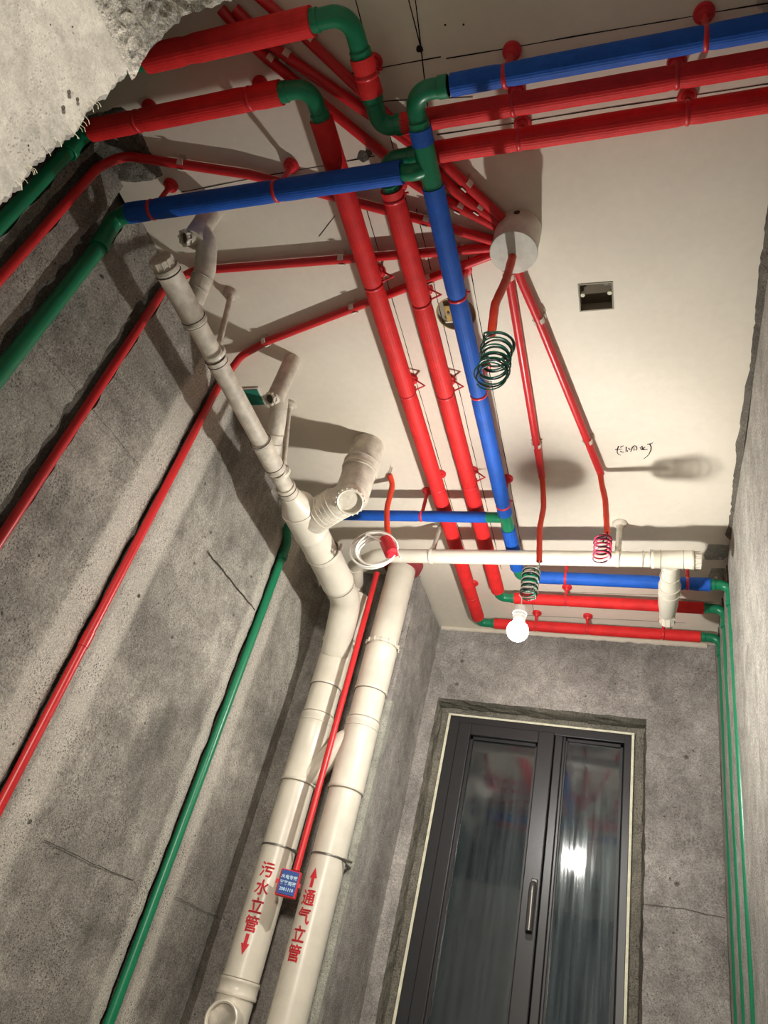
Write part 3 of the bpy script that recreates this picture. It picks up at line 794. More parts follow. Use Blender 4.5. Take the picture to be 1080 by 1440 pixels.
clamp(R2X, 1.388, ZR, rr, 'y', 'red clamp halfway along the middle red ceiling pipe')
clamp(R2X, 1.778, ZR, rr, 'y', 'red clamp on the middle red ceiling pipe, just before the thin blue crossing pipe')
clamp(BX, 1.034, ZB, 0.0235 * .91, 'y', 'red clamp on the blue ceiling pipe beside the round brass-coloured ceiling box')
clamp(BX, 1.347, ZB, 0.0235 * .91, 'y', 'red clamp on the blue ceiling pipe below the hanging dark green wire coil')
clamp(BX, 1.82, ZB, 0.0235 * .91, 'y', 'red clamp on the blue ceiling pipe just above its lower green tee')
clamp(-1.06, 1.884, ZB, 0.0185 * .91, 'x', 'red clamp on the thin blue pipe below the white soil bend')
clamp(-0.735, 1.884, ZB, 0.0185 * .91, 'x', 'red clamp on the thin blue pipe left of the two red ceiling pipes')
clamp(-0.289, 2.245, 1.50, 0.0225 * .91, 'x', 'red clamp on the far blue pipe right of the lit bulb')
clamp(0.11, 2.245, 1.50, 0.0225 * .91, 'x', 'red clamp on the far blue pipe beside its green wall elbow')
clamp(-0.307, 2.449, ZR, 0.0215 * .91, 'x', 'red clamp on the upper red pipe over the window', False)
clamp(-0.442, 2.652, ZR, 0.0215 * .91, 'x', 'red clamp on the lowest red pipe over the window, beside the lit bulb')
clamp(-0.241, 2.652, ZR, 0.0215 * .91, 'x', 'red clamp on the lowest red pipe over the window, right of the lit bulb', False)
clamp(0.042, 2.652, ZR, 0.0215 * .91, 'x', 'red clamp on the lowest red pipe, under the white branch end', False)

# ---------------------------------------------------------------- electrical conduits on the ceiling and left wall
ZC = 1.5835; RCN = 0.0112


def cpt(px, py):
    p = P(2, ZC, px, py); return V((p.x, p.y, ZC))


def clip(t, p, d):
    d = V(d); d.z = 0; d.normalize(); s = V((-d.y, d.x, 0)); b_ = bmesh.new(); p = V(p)
    m_ = Matrix((s, d, V((0, 0, 1)))).transposed().to_4x4(); m_.translation = V((p.x, p.y, CEIL))
    box((-0.017, -0.007, -0.006), (0.017, 0.007, -0.0005), b_, mat=m_)
    prev = None
    for k in range(14):
        if k == 7: prev = None
        q = (math.pi * 0.36 * k / 6) if k < 7 else math.pi * (0.64 + 0.36 * (k - 7) / 6); c = p + s * (math.cos(q) * (RCN + 0.0015)) - V((0, 0, math.sin(q) * (RCN + 0.0015)))
        o_ = p + s * (math.cos(q) * (RCN + 0.0035)) - V((0, 0, math.sin(q) * (RCN + 0.0035)))
        cur = [b_.verts.new(x) for x in (c - d * 0.007, c + d * 0.007, o_ + d * 0.007, o_ - d * 0.007)]
        if prev:
            for j in range(4): b_.faces.new((prev[j], prev[(j + 1) % 4], cur[(j + 1) % 4], cur[j]))
        prev = cur
    bmesh.ops.recalc_face_normals(b_, faces=b_.faces)
    link('clip', b_, 'clip', t)


def conduit(label, pts, clips=(), bend=0.06, couplings=()):
    t = thing('electrical_conduit', label, 'conduit', pts[0], 'rigid red electrical conduits')
    f = fillet(pts, bend, 8); link('tube', sweep(f, RCN, 14), 'red_tube', t, smooth=True)
    for c in clips:
        c = V(c); best = min(zip(f, f[1:]), key=lambda s_: ((s_[0] + s_[1]) / 2 - c).length)
        a, b = best; a, b = V(a), V(b); u = (b - a).normalized(); k = max(0, min((b - a).length, (c - a).dot(u))); clip(t, a + u * k, b - a)
    for a, b in couplings: link('coupling', cyl(a, b, RCN + 0.0018, 14, bev=0.001), 'red_tube', t, smooth=True)
    return t


def lerp(a, b, t): return V(a).lerp(V(b), t)
BXC = V((-0.305, 0.945, ZC))        # centre of the round junction box
wl = XLc + 0.004
a0, a1 = V((-0.355, 0.974, ZC)), V((-1.19, 0.945, ZC))
conduit('level red conduit from round white box to left wall, below the capped white drain end', [a0, a1, (wl, 0.955, 1.53), (wl, 0.958, FLOOR)], [cpt(315, 370), cpt(478, 355), cpt(640, 350)], couplings=[((wl, .958, .15), (wl, .958, .19))])
b0, b1, b2 = V((-0.350, 0.985, ZC)), V((-1.069, 1.197, ZC)), V((-1.175, 1.243, ZC))
conduit('red conduit from round white box behind white drain, lowest red one on left wall', [b0, b1, b2, (wl, 1.306, 1.52), (wl, 1.306, FLOOR)], [cpt(372, 478), cpt(493, 427), cpt(600, 385)], couplings=[((wl, 1.306, .62), (wl, 1.306, .66))])
c0 = V((-0.352, 0.962, ZC))
conduit('red conduit from the round white box to the left wall nearest the concrete jamb', [c0, (-0.512, 0.885, ZC), (-0.912, 0.712, ZC), (-1.215, 0.620, ZC), (wl + .002, 0.615, 1.53), (wl + .002, 0.615, FLOOR)], [cpt(255, 227), cpt(430, 272), cpt(590, 307)])
conduit('red conduit heading up left from the round white box, rightmost of its three neighbours', [(-0.333, 0.905, ZC), (-0.438, 0.761, ZC), (-0.527, 0.659, ZC), (-0.667, 0.465, ZC), (-0.79, 0.31, ZC)], [cpt(655, 262), cpt(430, 60)], 0.3)
conduit('red conduit heading up left from the round white box, middle of three neighbours', [(-0.342, 0.912, ZC), cpt(635, 267), cpt(587, 207), cpt(385, 67), cpt(330, 12)], [cpt(668, 300), cpt(400, 82)], 0.3)
conduit('red conduit heading up left from the round white box, leftmost of three neighbours', [(-0.348, 0.922, ZC), cpt(580, 258), cpt(546, 222), cpt(361, 70), cpt(310, 12)], [cpt(640, 303), cpt(380, 98)], 0.3)
conduit('straight red conduit from the round white box to the cable of the lit bulb', [(-0.333, 1.0, ZC), (-0.341, 1.05, ZC), (-0.335, 1.80, ZC)], [cpt(730, 463), cpt(758, 625)])
conduit('slanting red conduit from the round white box to the pink and purple wire coil', [(-0.322, 1.0, ZC), (-0.312, 1.07, ZC), (-0.283, 1.19, ZC), (-0.154, 1.785, ZC)], [cpt(750, 455), cpt(828, 620)], 0.2)
t = thing('electrical_conduit', 'red conduit between the two white vertical pipes ending in a small blue-faced box', 'conduit', (-1.0, 2.25, 0.42), 'rigid red electrical conduits')
link('tube', sweep([(-1.005, 2.262, 1.50), (-1.003, 2.262, 1.0), (-0.995, 2.25, 0.41)], 0.0105, 14), 'red_tube', t, smooth=True)
# small box with blue face
bc = P(1, 2.235, 405, 1242)
toC = (V((0, 0, 0)) - bc).normalized()
fz = V((0.22, -0.97, 0.0)).normalized(); fx_ = V((0, 0, 1)).cross(fz).normalized() * 1.0; fy_ = fz.cross(fx_)
if fx_.x < 0: fx_ = -fx_; fy_ = -fy_
fy_ = V((0, 0, 1)); fx_ = fy_.cross(fz)
mb = Matrix((fx_, fy_, fz)).transposed().to_4x4(); mb.translation = bc
bxo = thing('switch_box', 'small red box with blue lettered face between the white pipes', 'box', bc)
link('housing', box((-0.031, -0.037, -0.022), (0.031, 0.037, 0.0), bev=0.003, mat=mb), 'red_clamp', bxo)
fc = link('face', box((-0.0265, -0.032, -0.0015), (0.0265, 0.034, 0.0022), bev=0.001, mat=mb), 'blue_panel', bxo)
for sx in (-1, 1):
    link('lug', box((sx * 0.034 - 0.004, -0.006, -0.006), (sx * 0.034 + 0.004, 0.006, 0.0), mat=mb), 'red_clamp', bxo)
for i, s_ in enumerate(('水电专家', '管管到家', '2001110')):
    tb = text_bm(s_, 0.0125 if i < 2 else 0.0120, 0.0003)
    bmesh.ops.transform(tb, matrix=mb @ Matrix.Translation((0, 0.015 - 0.0165 * i, 0.0027)), verts=tb.verts)
    link('lettering', tb, 'white_print', fc)

# round junction box
jb = thing('junction_box', 'round white ceiling junction box where the red conduits meet', 'junction box', (-0.305, 0.945, CEIL))
link('housing', lathe((-0.305, 0.945, CEIL - 0.0005), (0, 0, -1), [(0, 0.0535), (0.088, 0.0525)], 40), 'box_white', jb, smooth=True)
link('cover', lathe((-0.305, 0.945, CEIL - 0.088), (0, 0, -1), [(0, 0.0545), (0.004, 0.0545), (0.0055, 0.053)], 40), 'box_white', jb, smooth=True)
link('knockout', cyl((-0.300, 0.8925, 1.583), (-0.300, 0.8905, 1.583), 0.007, 14), 'gasket', jb)

# recessed square box
sq = thing('ceiling_box', 'empty square junction box sunk in the ceiling', 'junction box', ((SQ[0] + SQ[1]) / 2, (SQ[2] + SQ[3]) / 2, CEIL + 0.05))
x0, x1, y0, y1 = SQ; th = 0.0035
bm = bmesh.new()
for lo, hi in (((x0, y0, CEIL - .0015), (x0 + th, y1, CEIL + .05)), ((x1 - th, y0, CEIL - .001), (x1, y1, CEIL + .05)), ((x0, y0, CEIL - .0013), (x1, y0 + th, CEIL + .05)), ((x0, y1 - th, CEIL - .0012), (x1, y1, CEIL + .05))): box(lo, hi, bm)
for v_ in bm.verts:
    if v_.co.z < CEIL: v_.co += V((0.0015 * nz(v_.co, 60), 0.0015 * nz(v_.co + V((1, 0, 0)), 60), 0))
link('housing', bm, 'seam', sq)
link('back', box((x0, y0, CEIL + .026), (x1, y1, CEIL + .031)), 'brown', sq)
for sx in (x0 + 0.009, x1 - 0.009):
    link('screw_lug', lathe((sx, (y0 + y1) / 2 - 0.004, CEIL + 0.004), (0, 0, 1), [(0, 0.0055), (0.01, 0.0055)], 10), 'foam', sq)
link('corner_mortar', box((x1 - 0.022, y0 + 0.002, CEIL + 0.004), (x1 - 0.002, y0 + 0.016, CEIL + 0.03), bev=0.004), 'mortar', sq)

# recessed round box, brass-coloured
rb = thing('ceiling_box', 'round brass-coloured box sunk in the ceiling, half hidden by the blue pipe', 'junction box', (*RC0, CEIL + 0.05))
bm = torus((*RC0, CEIL + 0.001), (0, 0, 1), RR0, 0.002, 32, 6)
for k in range(32):
    pass
link('rim', bm, 'brass', rb)
bm = bmesh.new(); ra, rb_ = [], []
for q in frange(0, 2 * math.pi, 32)[:-1]:
    ra.append(bm.verts.new((RC0[0] + RR0 * math.cos(q), RC0[1] + RR0 * math.sin(q), CEIL))); rb_.append(bm.verts.new((RC0[0] + RR0 * .97 * math.cos(q), RC0[1] + RR0 * .97 * math.sin(q), CEIL + .012)))
for k in range(32): bm.faces.new((ra[k], ra[(k + 1) % 32], rb_[(k + 1) % 32], rb_[k]))
bm.faces.new(rb_); bmesh.ops.recalc_face_normals(bm, faces=bm.faces)
link('housing', bm, 'seam', rb)
rpl = link('plate', box((RC0[0] - 0.03, RC0[1] - 0.026, CEIL + .002), (RC0[0] + 0.026, RC0[1] + 0.026, CEIL + .007), bev=0.002), 'brass', rb)
link('plate_hole', cyl((RC0[0] - 0.002, RC0[1] - 0.004, CEIL + .0008), (RC0[0] - 0.002, RC0[1] - 0.004, CEIL + .007), 0.007, 12), 'gasket', rpl)
link('screw', cyl((RC0[0] - 0.02, RC0[1] - 0.003, CEIL - .0005), (RC0[0] - 0.02, RC0[1] - 0.003, CEIL + .004), 0.004, 8), 'galv', rpl)
link('edge_strip', box((RC0[0] - 0.034, RC0[1] + 0.024, CEIL + .001), (RC0[0] + 0.02, RC0[1] + 0.028, CEIL + .008)), 'foam', rb)

gb = P(2, CEIL, 352, 556)
gt = thing('ceiling_box', 'small teal plastic ceiling box glimpsed behind the slanting drain', 'junction box', (gb.x, gb.y, CEIL))
link('housing', box((gb.x - 0.04, gb.y - 0.035, CEIL - 0.006), (gb.x + 0.045, gb.y + 0.04, CEIL - 0.0005), bev=0.002), 'box_white', gt)
link('cover', box((gb.x - 0.035, gb.y - 0.030, CEIL - 0.009), (gb.x + 0.04, gb.y + 0.035, CEIL - 0.0062), bev=0.001), 'teal', gt)

# ---------------------------------------------------------------- hanging cables, coils and the bulb
def helix(cx, cy, z0, z1, R, turns, ph=0.0, jit=0.004, tilt=0.0, n=26):
    pts = []
    N = int(turns * n)
    for i in range(N + 1):
        s = i / N; q = ph + 2 * math.pi * turns * s; rr_ = R + jit * nz((ph, s * turns * 0.8, 1), 1.1)
        pts.append(V((cx + rr_ * math.cos(q) + 0.4 * jit * nz((s * 9, ph, 0), 1), cy + rr_ * math.sin(q), z0 + (z1 - z0) * s + tilt * math.cos(q) + 0.8 * jit * nz((3, s * turns, ph), 0.9))))
    return pts


def flex(t, pts, r=0.009, mat='orange_flex'):
    f = fillet(pts, 0.12, 8); f = resample(f, 0.004)
    link('flexible_tube', sweep(f, r, 14, rf=lambda p, L: 1 + 0.03 * math.sin(L * 1400)), mat, t, smooth=True)


tg = thing('hanging_cable', 'red flexible tube and dark green wire coil hanging from the round white box', 'cable', (-0.31, 0.94, 1.5))
flex(tg, [(-0.309, 0.955, 1.508), (-0.312, 0.955, 1.42), (-0.322, 0.945, 1.32), (-0.314, 0.94, 1.215)], 0.0095)
for i, mt in enumerate(('wire_green', 'wire_black', 'wire_green')):
    link('wire', sweep([V((-0.314, 0.94, 1.225)), V((-0.325, 0.925, 1.20))] + helix(-0.297 + 0.002 * i, 0.94, 1.185 - 0.004 * i, 1.075 + 0.006 * i, 0.029, 5 if i else 6, 2.9 + 0.9 * i, 0.006, 0.004), 0.0016, 6), mt, tg, smooth=True)

te = thing('hanging_cable', 'red flexible tube and green-black wire coil holding the lit bulb', 'cable', (-0.335, 1.8, 1.57))
flex(te, [(-0.335, 1.79, ZC), (-0.329, 1.803, 1.55), (-0.318, 1.80, 1.46), (-0.322, 1.80, 1.38), (-0.311, 1.80, 1.258)], 0.0085)
for i, mt in enumerate(('wire_green', 'wire_black', 'cable_white')):
    h = helix(-0.330, 1.80, 1.232 - 0.004 * i, 1.135 + 0.004 * i, 0.0235, 5, 0.5 + 1.3 * i, 0.004, 0.003)
    link('wire', sweep([V((-0.311, 1.80, 1.265)), V((-0.310, 1.80, 1.240))] + h + [V((-0.345, 1.795, 1.125)), V((-0.3455, 1.80, 1.095))], 0.0017, 6), mt, te, smooth=True)

bl = thing('light_bulb', 'lit white light bulb hanging from its socket before the far wall', 'bulb', (-0.346, 1.80, 1.10))
bx_, by_ = -0.3465, 1.80
link('socket', lathe((bx_, by_, 1.103), (0, 0, -1), [(0, 0.008), (0.003, 0.0155), (0.018, 0.0175), (0.019, 0.0200), (0.025, 0.0200), (0.026, 0.018), (0.034, 0.018)], 24), 'ceramic', bl, smooth=True)
link('bulb_neck', lathe((bx_, by_, 1.070), (0, 0, -1), [(0, 0.0170), (0.0215, 0.0166)], 24), 'ceramic', bl, smooth=True)
prof = [(0.0, 0.0215)] + [(0.0215 * 0 + 0.0212 + 0.0 + 0.0300 * (1 - math.cos(q)) - 0.0212, 0.030 * math.sin(q)) for q in frange(0.8, math.pi - 0.05, 14)]
prof = [(0.030 * (math.cos(0.59) - math.cos(q)), 0.030 * math.sin(q)) for q in frange(0.59, math.pi - 0.04, 16)]
link('bulb_glass', lathe((bx_, by_, 1.0485), (0, 0, -1), prof, 24), 'bulb', bl, smooth=True)
link('light_element', lathe((bx_, by_, 1.031), (0, 0, -1), [(0.017 * (1 - math.cos(q)), 0.017 * math.sin(q)) for q in frange(0.1, math.pi - 0.1, 8)], 12), 'element', bl, smooth=True)

tf = thing('hanging_cable', 'red flexible tube with pink and purple wire coil under the ceiling writing', 'cable', (-0.154, 1.785, 1.57))
flex(tf, [(-0.156, 1.776, ZC), (-0.151, 1.786, 1.55), (-0.136, 1.786, 1.48), (-0.126, 1.787, 1.359)], 0.0085)
for i, mt in enumerate(('wire_red', 'wire_purple', 'wire_purple')):
    h = helix(-0.136, 1.79, 1.345 - 0.003 * i, 1.273 - 0.002 * i, 0.0235, 5, 0.2 + 1.6 * i, 0.003, 0.004)
    link('wire', sweep([V((-0.126, 1.787, 1.365)), V((-0.122, 1.787, 1.350))] + h, 0.0018, 6), mt, tf, smooth=True)

th_ = thing('hanging_cable', 'orange-red flexible tube with a taped white cable coil before the long white pipe', 'cable', (-0.84, 1.83, CEIL))
flex(th_, [(-0.852, 1.80, 1.597), (-0.842, 1.825, 1.575), (-0.846, 1.84, 1.48), (-0.826, 1.84, 1.40), (-0.80, 1.845, 1.335)], 0.0095)
link('wire_tail', sweep([(-0.852, 1.80, 1.59), (-0.838, 1.775, 1.594), (-0.83, 1.755, 1.590)], 0.0012, 6), 'wire_black', th_)
cc = P(1, 1.845, 527, 774); uu = V((1, 0, 0.05)).normalized(); vv = V((0, -0.25, 1)).normalized(); ww_ = uu.cross(vv)
pts = []
for i in range(0, 6 * 32 + 1):
    q = 2.0 + 2 * math.pi * i / 32; kk = i / 32
    R_ = 0.066 + 0.009 * math.sin(kk * 2.4 + 0.5) + 0.004 * nz((kk, 0, 0), 1.3)
    pts.append(cc + uu * (R_ * 1.02 * math.cos(q) - 0.009 * math.cos(kk * 1.9)) + vv * (R_ * 0.82 * math.sin(q) + 0.006 * math.sin(kk * 2.7)) + ww_ * (0.005 * (kk - 3) * (1 - 0.6 * max(0, math.cos(q - 0.3)))))
tp = P(1, 1.845, 548, 775)
pts.append(P(1, 1.84, 558, 772)); pts.append(P(1, 1.84, 563, 785))
link('white_cable', sweep(pts, 0.0033, 8), 'cable_white', th_, smooth=True, label='coiled white cable')
bm = cyl(P(1, 1.843, 542, 757), P(1, 1.838, 552, 781), 0.023, 14, bev=0.008)
for v_ in bm.verts: v_.co += V((0.004 * nz(v_.co, 60), 0.003 * nz(v_.co + V((2, 0, 0)), 60), 0.003 * nz(v_.co + V((0, 2, 0)), 60)))
link('tape', bm, 'tape', th_, smooth=True, label='dark red tape wrap')

# ---------------------------------------------------------------- white drain pipes
def ringpart(t, c, ax, R, mat='gasket', r=0.0011): link('ring', torus(c, ax, R, r, 30, 6), mat, t, smooth=True)


def socket(t, a, b, r, mat='pvc_dusty', lips=True, name='coupling'):
    a, b = V(a), V(b); L = (b - a).length; d = (b - a).normalized()
    pr = [(0, r - 0.002), (0.0, r + 0.0005), (0.004, r + 0.0015), (0.009, r + 0.0015), (0.011, r), (L - 0.011, r), (L - 0.009, r + 0.0015), (L - 0.004, r + 0.0015), (L, r + 0.0005), (L, r - 0.002)] if lips else [(0, r - 0.002), (0.0005, r), (L - 0.0005, r), (L, r - 0.002)]
    link(name, lathe(a, d, pr, 28), mat, t, smooth=True)


def ribbed_cap(t, a, d, r, L, mat='pvc_dusty', name='cleanout_cap', ribs=12):
    d = V(d).normalized(); bm = lathe(a, d, [(0, r), (L, r), (L + 0.002, r - 0.002), (L + 0.002, r * 0.72), (L - 0.003, r * 0.70)], 28)
    up = V((0, 0, 1)) if abs(d.z) < 0.9 else V((1, 0, 0)); u = d.cross(up).normalized(); v = d.cross(u)
    for k in range(ribs):
        q = 2 * math.pi * k / ribs; c = V(a) + (u * math.cos(q) + v * math.sin(q)) * r
        cyl(c + d * 0.001, c + d * L, 0.0022, 6, bm)
    link(name, bm, mat, t, smooth=False)


DZ, DX = 1.33, -1.063
dr = thing('drain_pipe', 'dusty white drain pipe slanting along the left wall under the ceiling', 'pipe', (DX, 1.2, DZ))
link('pipe', sweep([(DX, 0.80, DZ), (DX, 1.62, DZ)], 0.0252, 24), 'pvc_dusty', dr, smooth=True)
ribbed_cap(dr, (DX - .002, 0.775, DZ), (0, -1, 0), 0.0265, 0.022)
socket(dr, (DX, 0.775, DZ), (DX, 0.935, DZ), 0.0295, name='branch_fitting')
for y in (0.782, 0.790, 0.918, 0.933, 1.045, 1.060, 1.352, 1.358, 1.455, 1.468, 1.565): ringpart(dr, (DX, y, DZ), (0, 1, 0), 0.0300 if not (1.03 < y < 1.1) else 0.0275)
socket(dr, (DX, 1.045, DZ), (DX, 1.075, DZ), 0.0275, lips=False)
socket(dr, (DX, 1.352, DZ), (DX, 1.475, DZ), 0.0295, name='branch_fitting')
socket(dr, (DX, 1.55, DZ), (DX, 1.60, DZ), 0.0295)
link('reducer', sweep([(DX, 1.585, DZ), (DX, 1.605, DZ + .001), (DX + .002, 1.65, DZ + .006), (DX + .002, 1.67, DZ + .006)], [0.032, 0.033, 0.055, 0.056], 28), 'pvc', dr, smooth=True)

so = thing('soil_pipe', 'thick white soil pipe continuing the slanting drain down to the vertical stack', 'pipe', (DX, 1.9, DZ))
link('pipe', sweep(fillet([(DX + .002, 1.66, DZ + .006), (-1.062, 2.19, 1.325), (-1.103, 2.312, 1.17)], 0.10, 10), 0.0548, 30), 'pvc', so, smooth=True)
socket(so, (DX + .002, 1.665, DZ + .006), (DX + .002, 1.79, DZ + .005), 0.0585, 'pvc', name='branch_fitting')
socket(so, (DX + .003, 1.90, DZ + .003), (DX + .003, 2.08, DZ - .002), 0.0575, 'pvc')
ringpart(so, (DX + .003, 1.90, DZ + .003), (0, 1, 0), 0.0585, 'seam', 0.0015)
ringpart(so, (DX + .003, 2.09, DZ - .002), (0, 1, 0), 0.0570, 'seam', 0.0012)
bm = torus((DX + .003, 1.895, DZ + .003), (0, 1, 0), 0.0595, 0.0016, 30, 6, flat=3)
cyl((DX + .066, 1.895, DZ + 0.012), (DX + .066, 1.895, DZ + 0.036), 0.0065, 10, bm)
link('pipe_band', bm, 'pvc', so, smooth=True)

# toilet bend
tb = thing('toilet_bend', 'large white pipe bend with round cleanout dropping from the ceiling', 'pipe', (-0.89, 1.655, CEIL))
TX, TY = -0.888, 1.652
link('riser', sweep([(TX, TY, CEIL - 0.001), (TX + .001, TY, 1.36)], 0.0535, 30), 'pvc_dusty', tb, smooth=True)
link('side_branch', sweep(fillet([(TX, TY, 1.47), (TX - .006, TY + .003, 1.372), (-0.955, 1.675, 1.352), (DX + .03, 1.72, 1.336)], 0.06, 8), 0.052, 30), 'pvc_dusty', tb, smooth=True)
socket(tb, (TX, TY, 1.515), (TX, TY, 1.475), 0.0565)
for z in (1.51, 1.485): ringpart(tb, (TX, TY, z), (0, 0, 1), 0.0575, 'pvc', 0.0016)
dd = (V((DX + .03, 1.715, 1.336)) - V((-0.93, 1.662, 1.36))).normalized()
for k in range(5):
    c = V((-0.935, 1.665, 1.36)) + dd * (0.004 + 0.0165 * k); ringpart(tb, c, dd, 0.0535, 'pvc', 0.0018)
cd = V((0.30, -0.52, -0.80)).normalized(); cs = V((TX + .004, TY - .008, 1.372))
stb = link('cleanout_stub', cyl(cs, cs + cd * 0.058, 0.043, 28), 'pvc_dusty', tb, smooth=True)
bm = bmesh.new(); torus(cs + cd * 0.062, cd, 0.0385, 0.0045, 32, 8, bm, flat=1.6)
up_ = cd.cross(V((0, 0, 1))).normalized(); vp_ = cd.cross(up_)
for k in range(18):
    q = 2 * math.pi * k / 18; c = cs + cd * 0.062 + (up_ * math.cos(q) + vp_ * math.sin(q)) * 0.043; cyl(c - cd * .005, c + cd * .006, 0.0026, 6, bm)
link('cleanout_ring', bm, 'pvc', stb, smooth=True)
link('cleanout_plug', lathe(cs + cd * 0.05, cd, [(0, 0.034), (0.007, 0.034), (0.0075, 0.032)], 28), 'pvc', stb, smooth=True)

# two floor-drain traps of the storey above
def trap(label, rx, ry, zb, branch, co_dir, rtop=None):
    t = thing('drain_trap', label, 'pipe', (rx, ry, CEIL))
    top = V(rtop) if rtop else V((rx, ry, CEIL - .001))
    link('riser', sweep([top, (rx, ry, zb)], 0.0262, 24), 'pvc_dusty', t, smooth=True)
    link('side_branch', sweep(fillet(branch, 0.035, 7), 0.0255, 22), 'pvc_dusty', t, smooth=True)
    d = (V(branch[-1]) - V(branch[-2])).normalized(); L = (V(branch[-1]) - V(branch[-2])).length
    for k in (0.25, 0.62): ringpart(t, V(branch[-2]) + d * L * k, d, 0.0268, 'pvc_dusty', 0.0014)
    a = V((rx, ry, zb + 0.012)); cd_ = V(co_dir).normalized()
    stb_ = link('cleanout_stub', cyl(a, a + cd_ * 0.022, 0.0185, 20), 'pvc_dusty', t, smooth=True)
    b_ = torus(a + cd_ * 0.030, cd_, 0.0155, 0.003, 24, 8, flat=1.8)
    u_ = cd_.cross(V((0, 0, 1))).normalized(); v_ = cd_.cross(u_)
    for k in range(8):
        q = 2 * math.pi * k / 8; c = a + cd_ * 0.028 + (u_ * math.cos(q) + v_ * math.sin(q)) * 0.018; cyl(c - cd_ * .004, c + cd_ * .007, 0.0025, 6, b_)
    link('cleanout_ring', b_, 'pvc', stb_, smooth=True)
    link('cleanout_plug', lathe(a + cd_ * 0.020, cd_, [(0, 0.013), (0.006, 0.013)], 18), 'brown', stb_)
    return t


trap('dusty white trap above the capped drain end, partly behind the blue branch pipe', -1.050, 0.788, 1.455, [(-1.050, 0.788, 1.500), (-1.030, 0.812, 1.470), (-1.034, 0.850, 1.425), (-1.058, 0.890, 1.350)], (-0.35, -0.5, -0.8))
trap('dusty white trap halfway along the slanting drain, above its second branch', -1.022, 1.283, 1.425, [(-1.022, 1.283, 1.475), (-1.022, 1.312, 1.43), (-1.034, 1.355, 1.39), (-1.058, 1.415, 1.345)], (-0.15, -0.55, -0.8))

# ceiling hangers for the white pipes
def hanger(label, top, x, y, z, r, axis, rod=0.0078):
    t = thing('pipe_hanger', label, 'hanger', (top[0], top[1], CEIL), 'white hangers holding the drain pipes')
    tp_ = V((top[0], top[1], CEIL - 0.0005))
    link('flange', lathe(tp_, (0, 0, -1), [(0, 0.024), (0.004, 0.024), (0.009, 0.020), (0.013, 0.013), (0.022, 0.011)], 20), 'pvc_dusty', t, smooth=True)
    end = V((x, y, z + r)); link('rod', cyl(tp_ + V((0, 0, -0.012)), end, rod, 12), 'pvc_dusty', t, smooth=True)
    b_ = torus((x, y, z), axis, r + 0.0015, 0.0016, 30, 6, flat=3.5)
    cyl(end, end + (tp_ - end).normalized() * 0.014, 0.009, 10, b_)
    link('band', b_, 'pvc', t, smooth=True)


hanger('white ceiling hanger on the slanting drain between its two traps', (-1.118, 1.040), DX + .006, 1.03, DZ, 0.0265, (0, 1, 0))
hanger('white ceiling hanger on the slanting drain beside the second trap', (-1.100, 1.462), DX + .012, 1.485, DZ, 0.0265, (0, 1, 0))
WZ_ = 1.43
hanger('white ceiling hanger on the long white pipe left of the red pipes', (-0.722, 2.06), -0.722, 2.036, WZ_, 0.0255, (1, 0, 0), 0.008)
hanger('white mushroom-topped ceiling hanger on the long white pipe beside the pink wire coil', (-0.105, 2.05), -0.105, 2.014, WZ_, 0.0255, (1, 0, 0), 0.0095)

# long white waste pipe
wp = thing('waste_pipe', 'long level white pipe crossing below the coloured pipes before the window', 'pipe', (-0.4, 2.02, WZ_))
pw = [(0.10, 2.010, WZ_), (-0.93, 2.045, WZ_), (-1.045, 2.14, 1.445), (-1.098, 2.31, 1.47)]
link('pipe', sweep(resample(fillet(pw, 0.06, 8), 0.05), 0.0248, 24), 'pvc', wp, smooth=True)
link('elbow', sweep(fillet([pw[-2], pw[-1], (-1.094, 2.31, 1.41)], 0.03, 6)[-9:], 0.029, 20), 'pvc', wp, smooth=True)
socket(wp, (-0.005, 2.0125, WZ_), (0.118, 2.009, WZ_), 0.0285, 'pvc', name='tee')
for x in (-0.03, -0.008, 0.022, 0.088, 0.118): ringpart(wp, (x, 2.011, WZ_), (1, 0, 0), 0.0290 if x > -0.02 else 0.0262, 'seam', 0.0011)
ribbed_cap(wp, (0.118, 2.009, WZ_), (1, 0, 0), 0.0255, 0.020, 'pvc')
bt = thing('branch_trap', 'short white trap branching from the right end of the long white pipe', 'pipe', (0.05, 2.3, CEIL))
link('pipe', sweep([(0.0545, 2.034, WZ_), (0.0525, 2.10, WZ_ + .002), (0.052, 2.14, WZ_ + .003), (0.051, 2.19, WZ_ + .004), (0.050, 2.27, WZ_ + .004), (0.049, 2.33, WZ_ + .004)], [0.026, 0.027, 0.031, 0.0335, 0.032, 0.026], 24), 'pvc', bt, smooth=True)
for y, r_ in ((2.06, 0.0275), (2.105, 0.030), (2.16, 0.034), (2.20, 0.034)): ringpart(bt, (0.052, y, WZ_ + .003), (0, 1, 0), r_, 'pvc_dusty', 0.0015)
link('riser', sweep([(0.049, 2.347, CEIL - .001), (0.049, 2.347, WZ_ - 0.012)], 0.0255, 22), 'pvc', bt, smooth=True)
ribbed_cap(bt, (0.049, 2.350, WZ_ + .002), V((0, 0.75, -0.35)), 0.0235, 0.028, 'pvc', ribs=10)

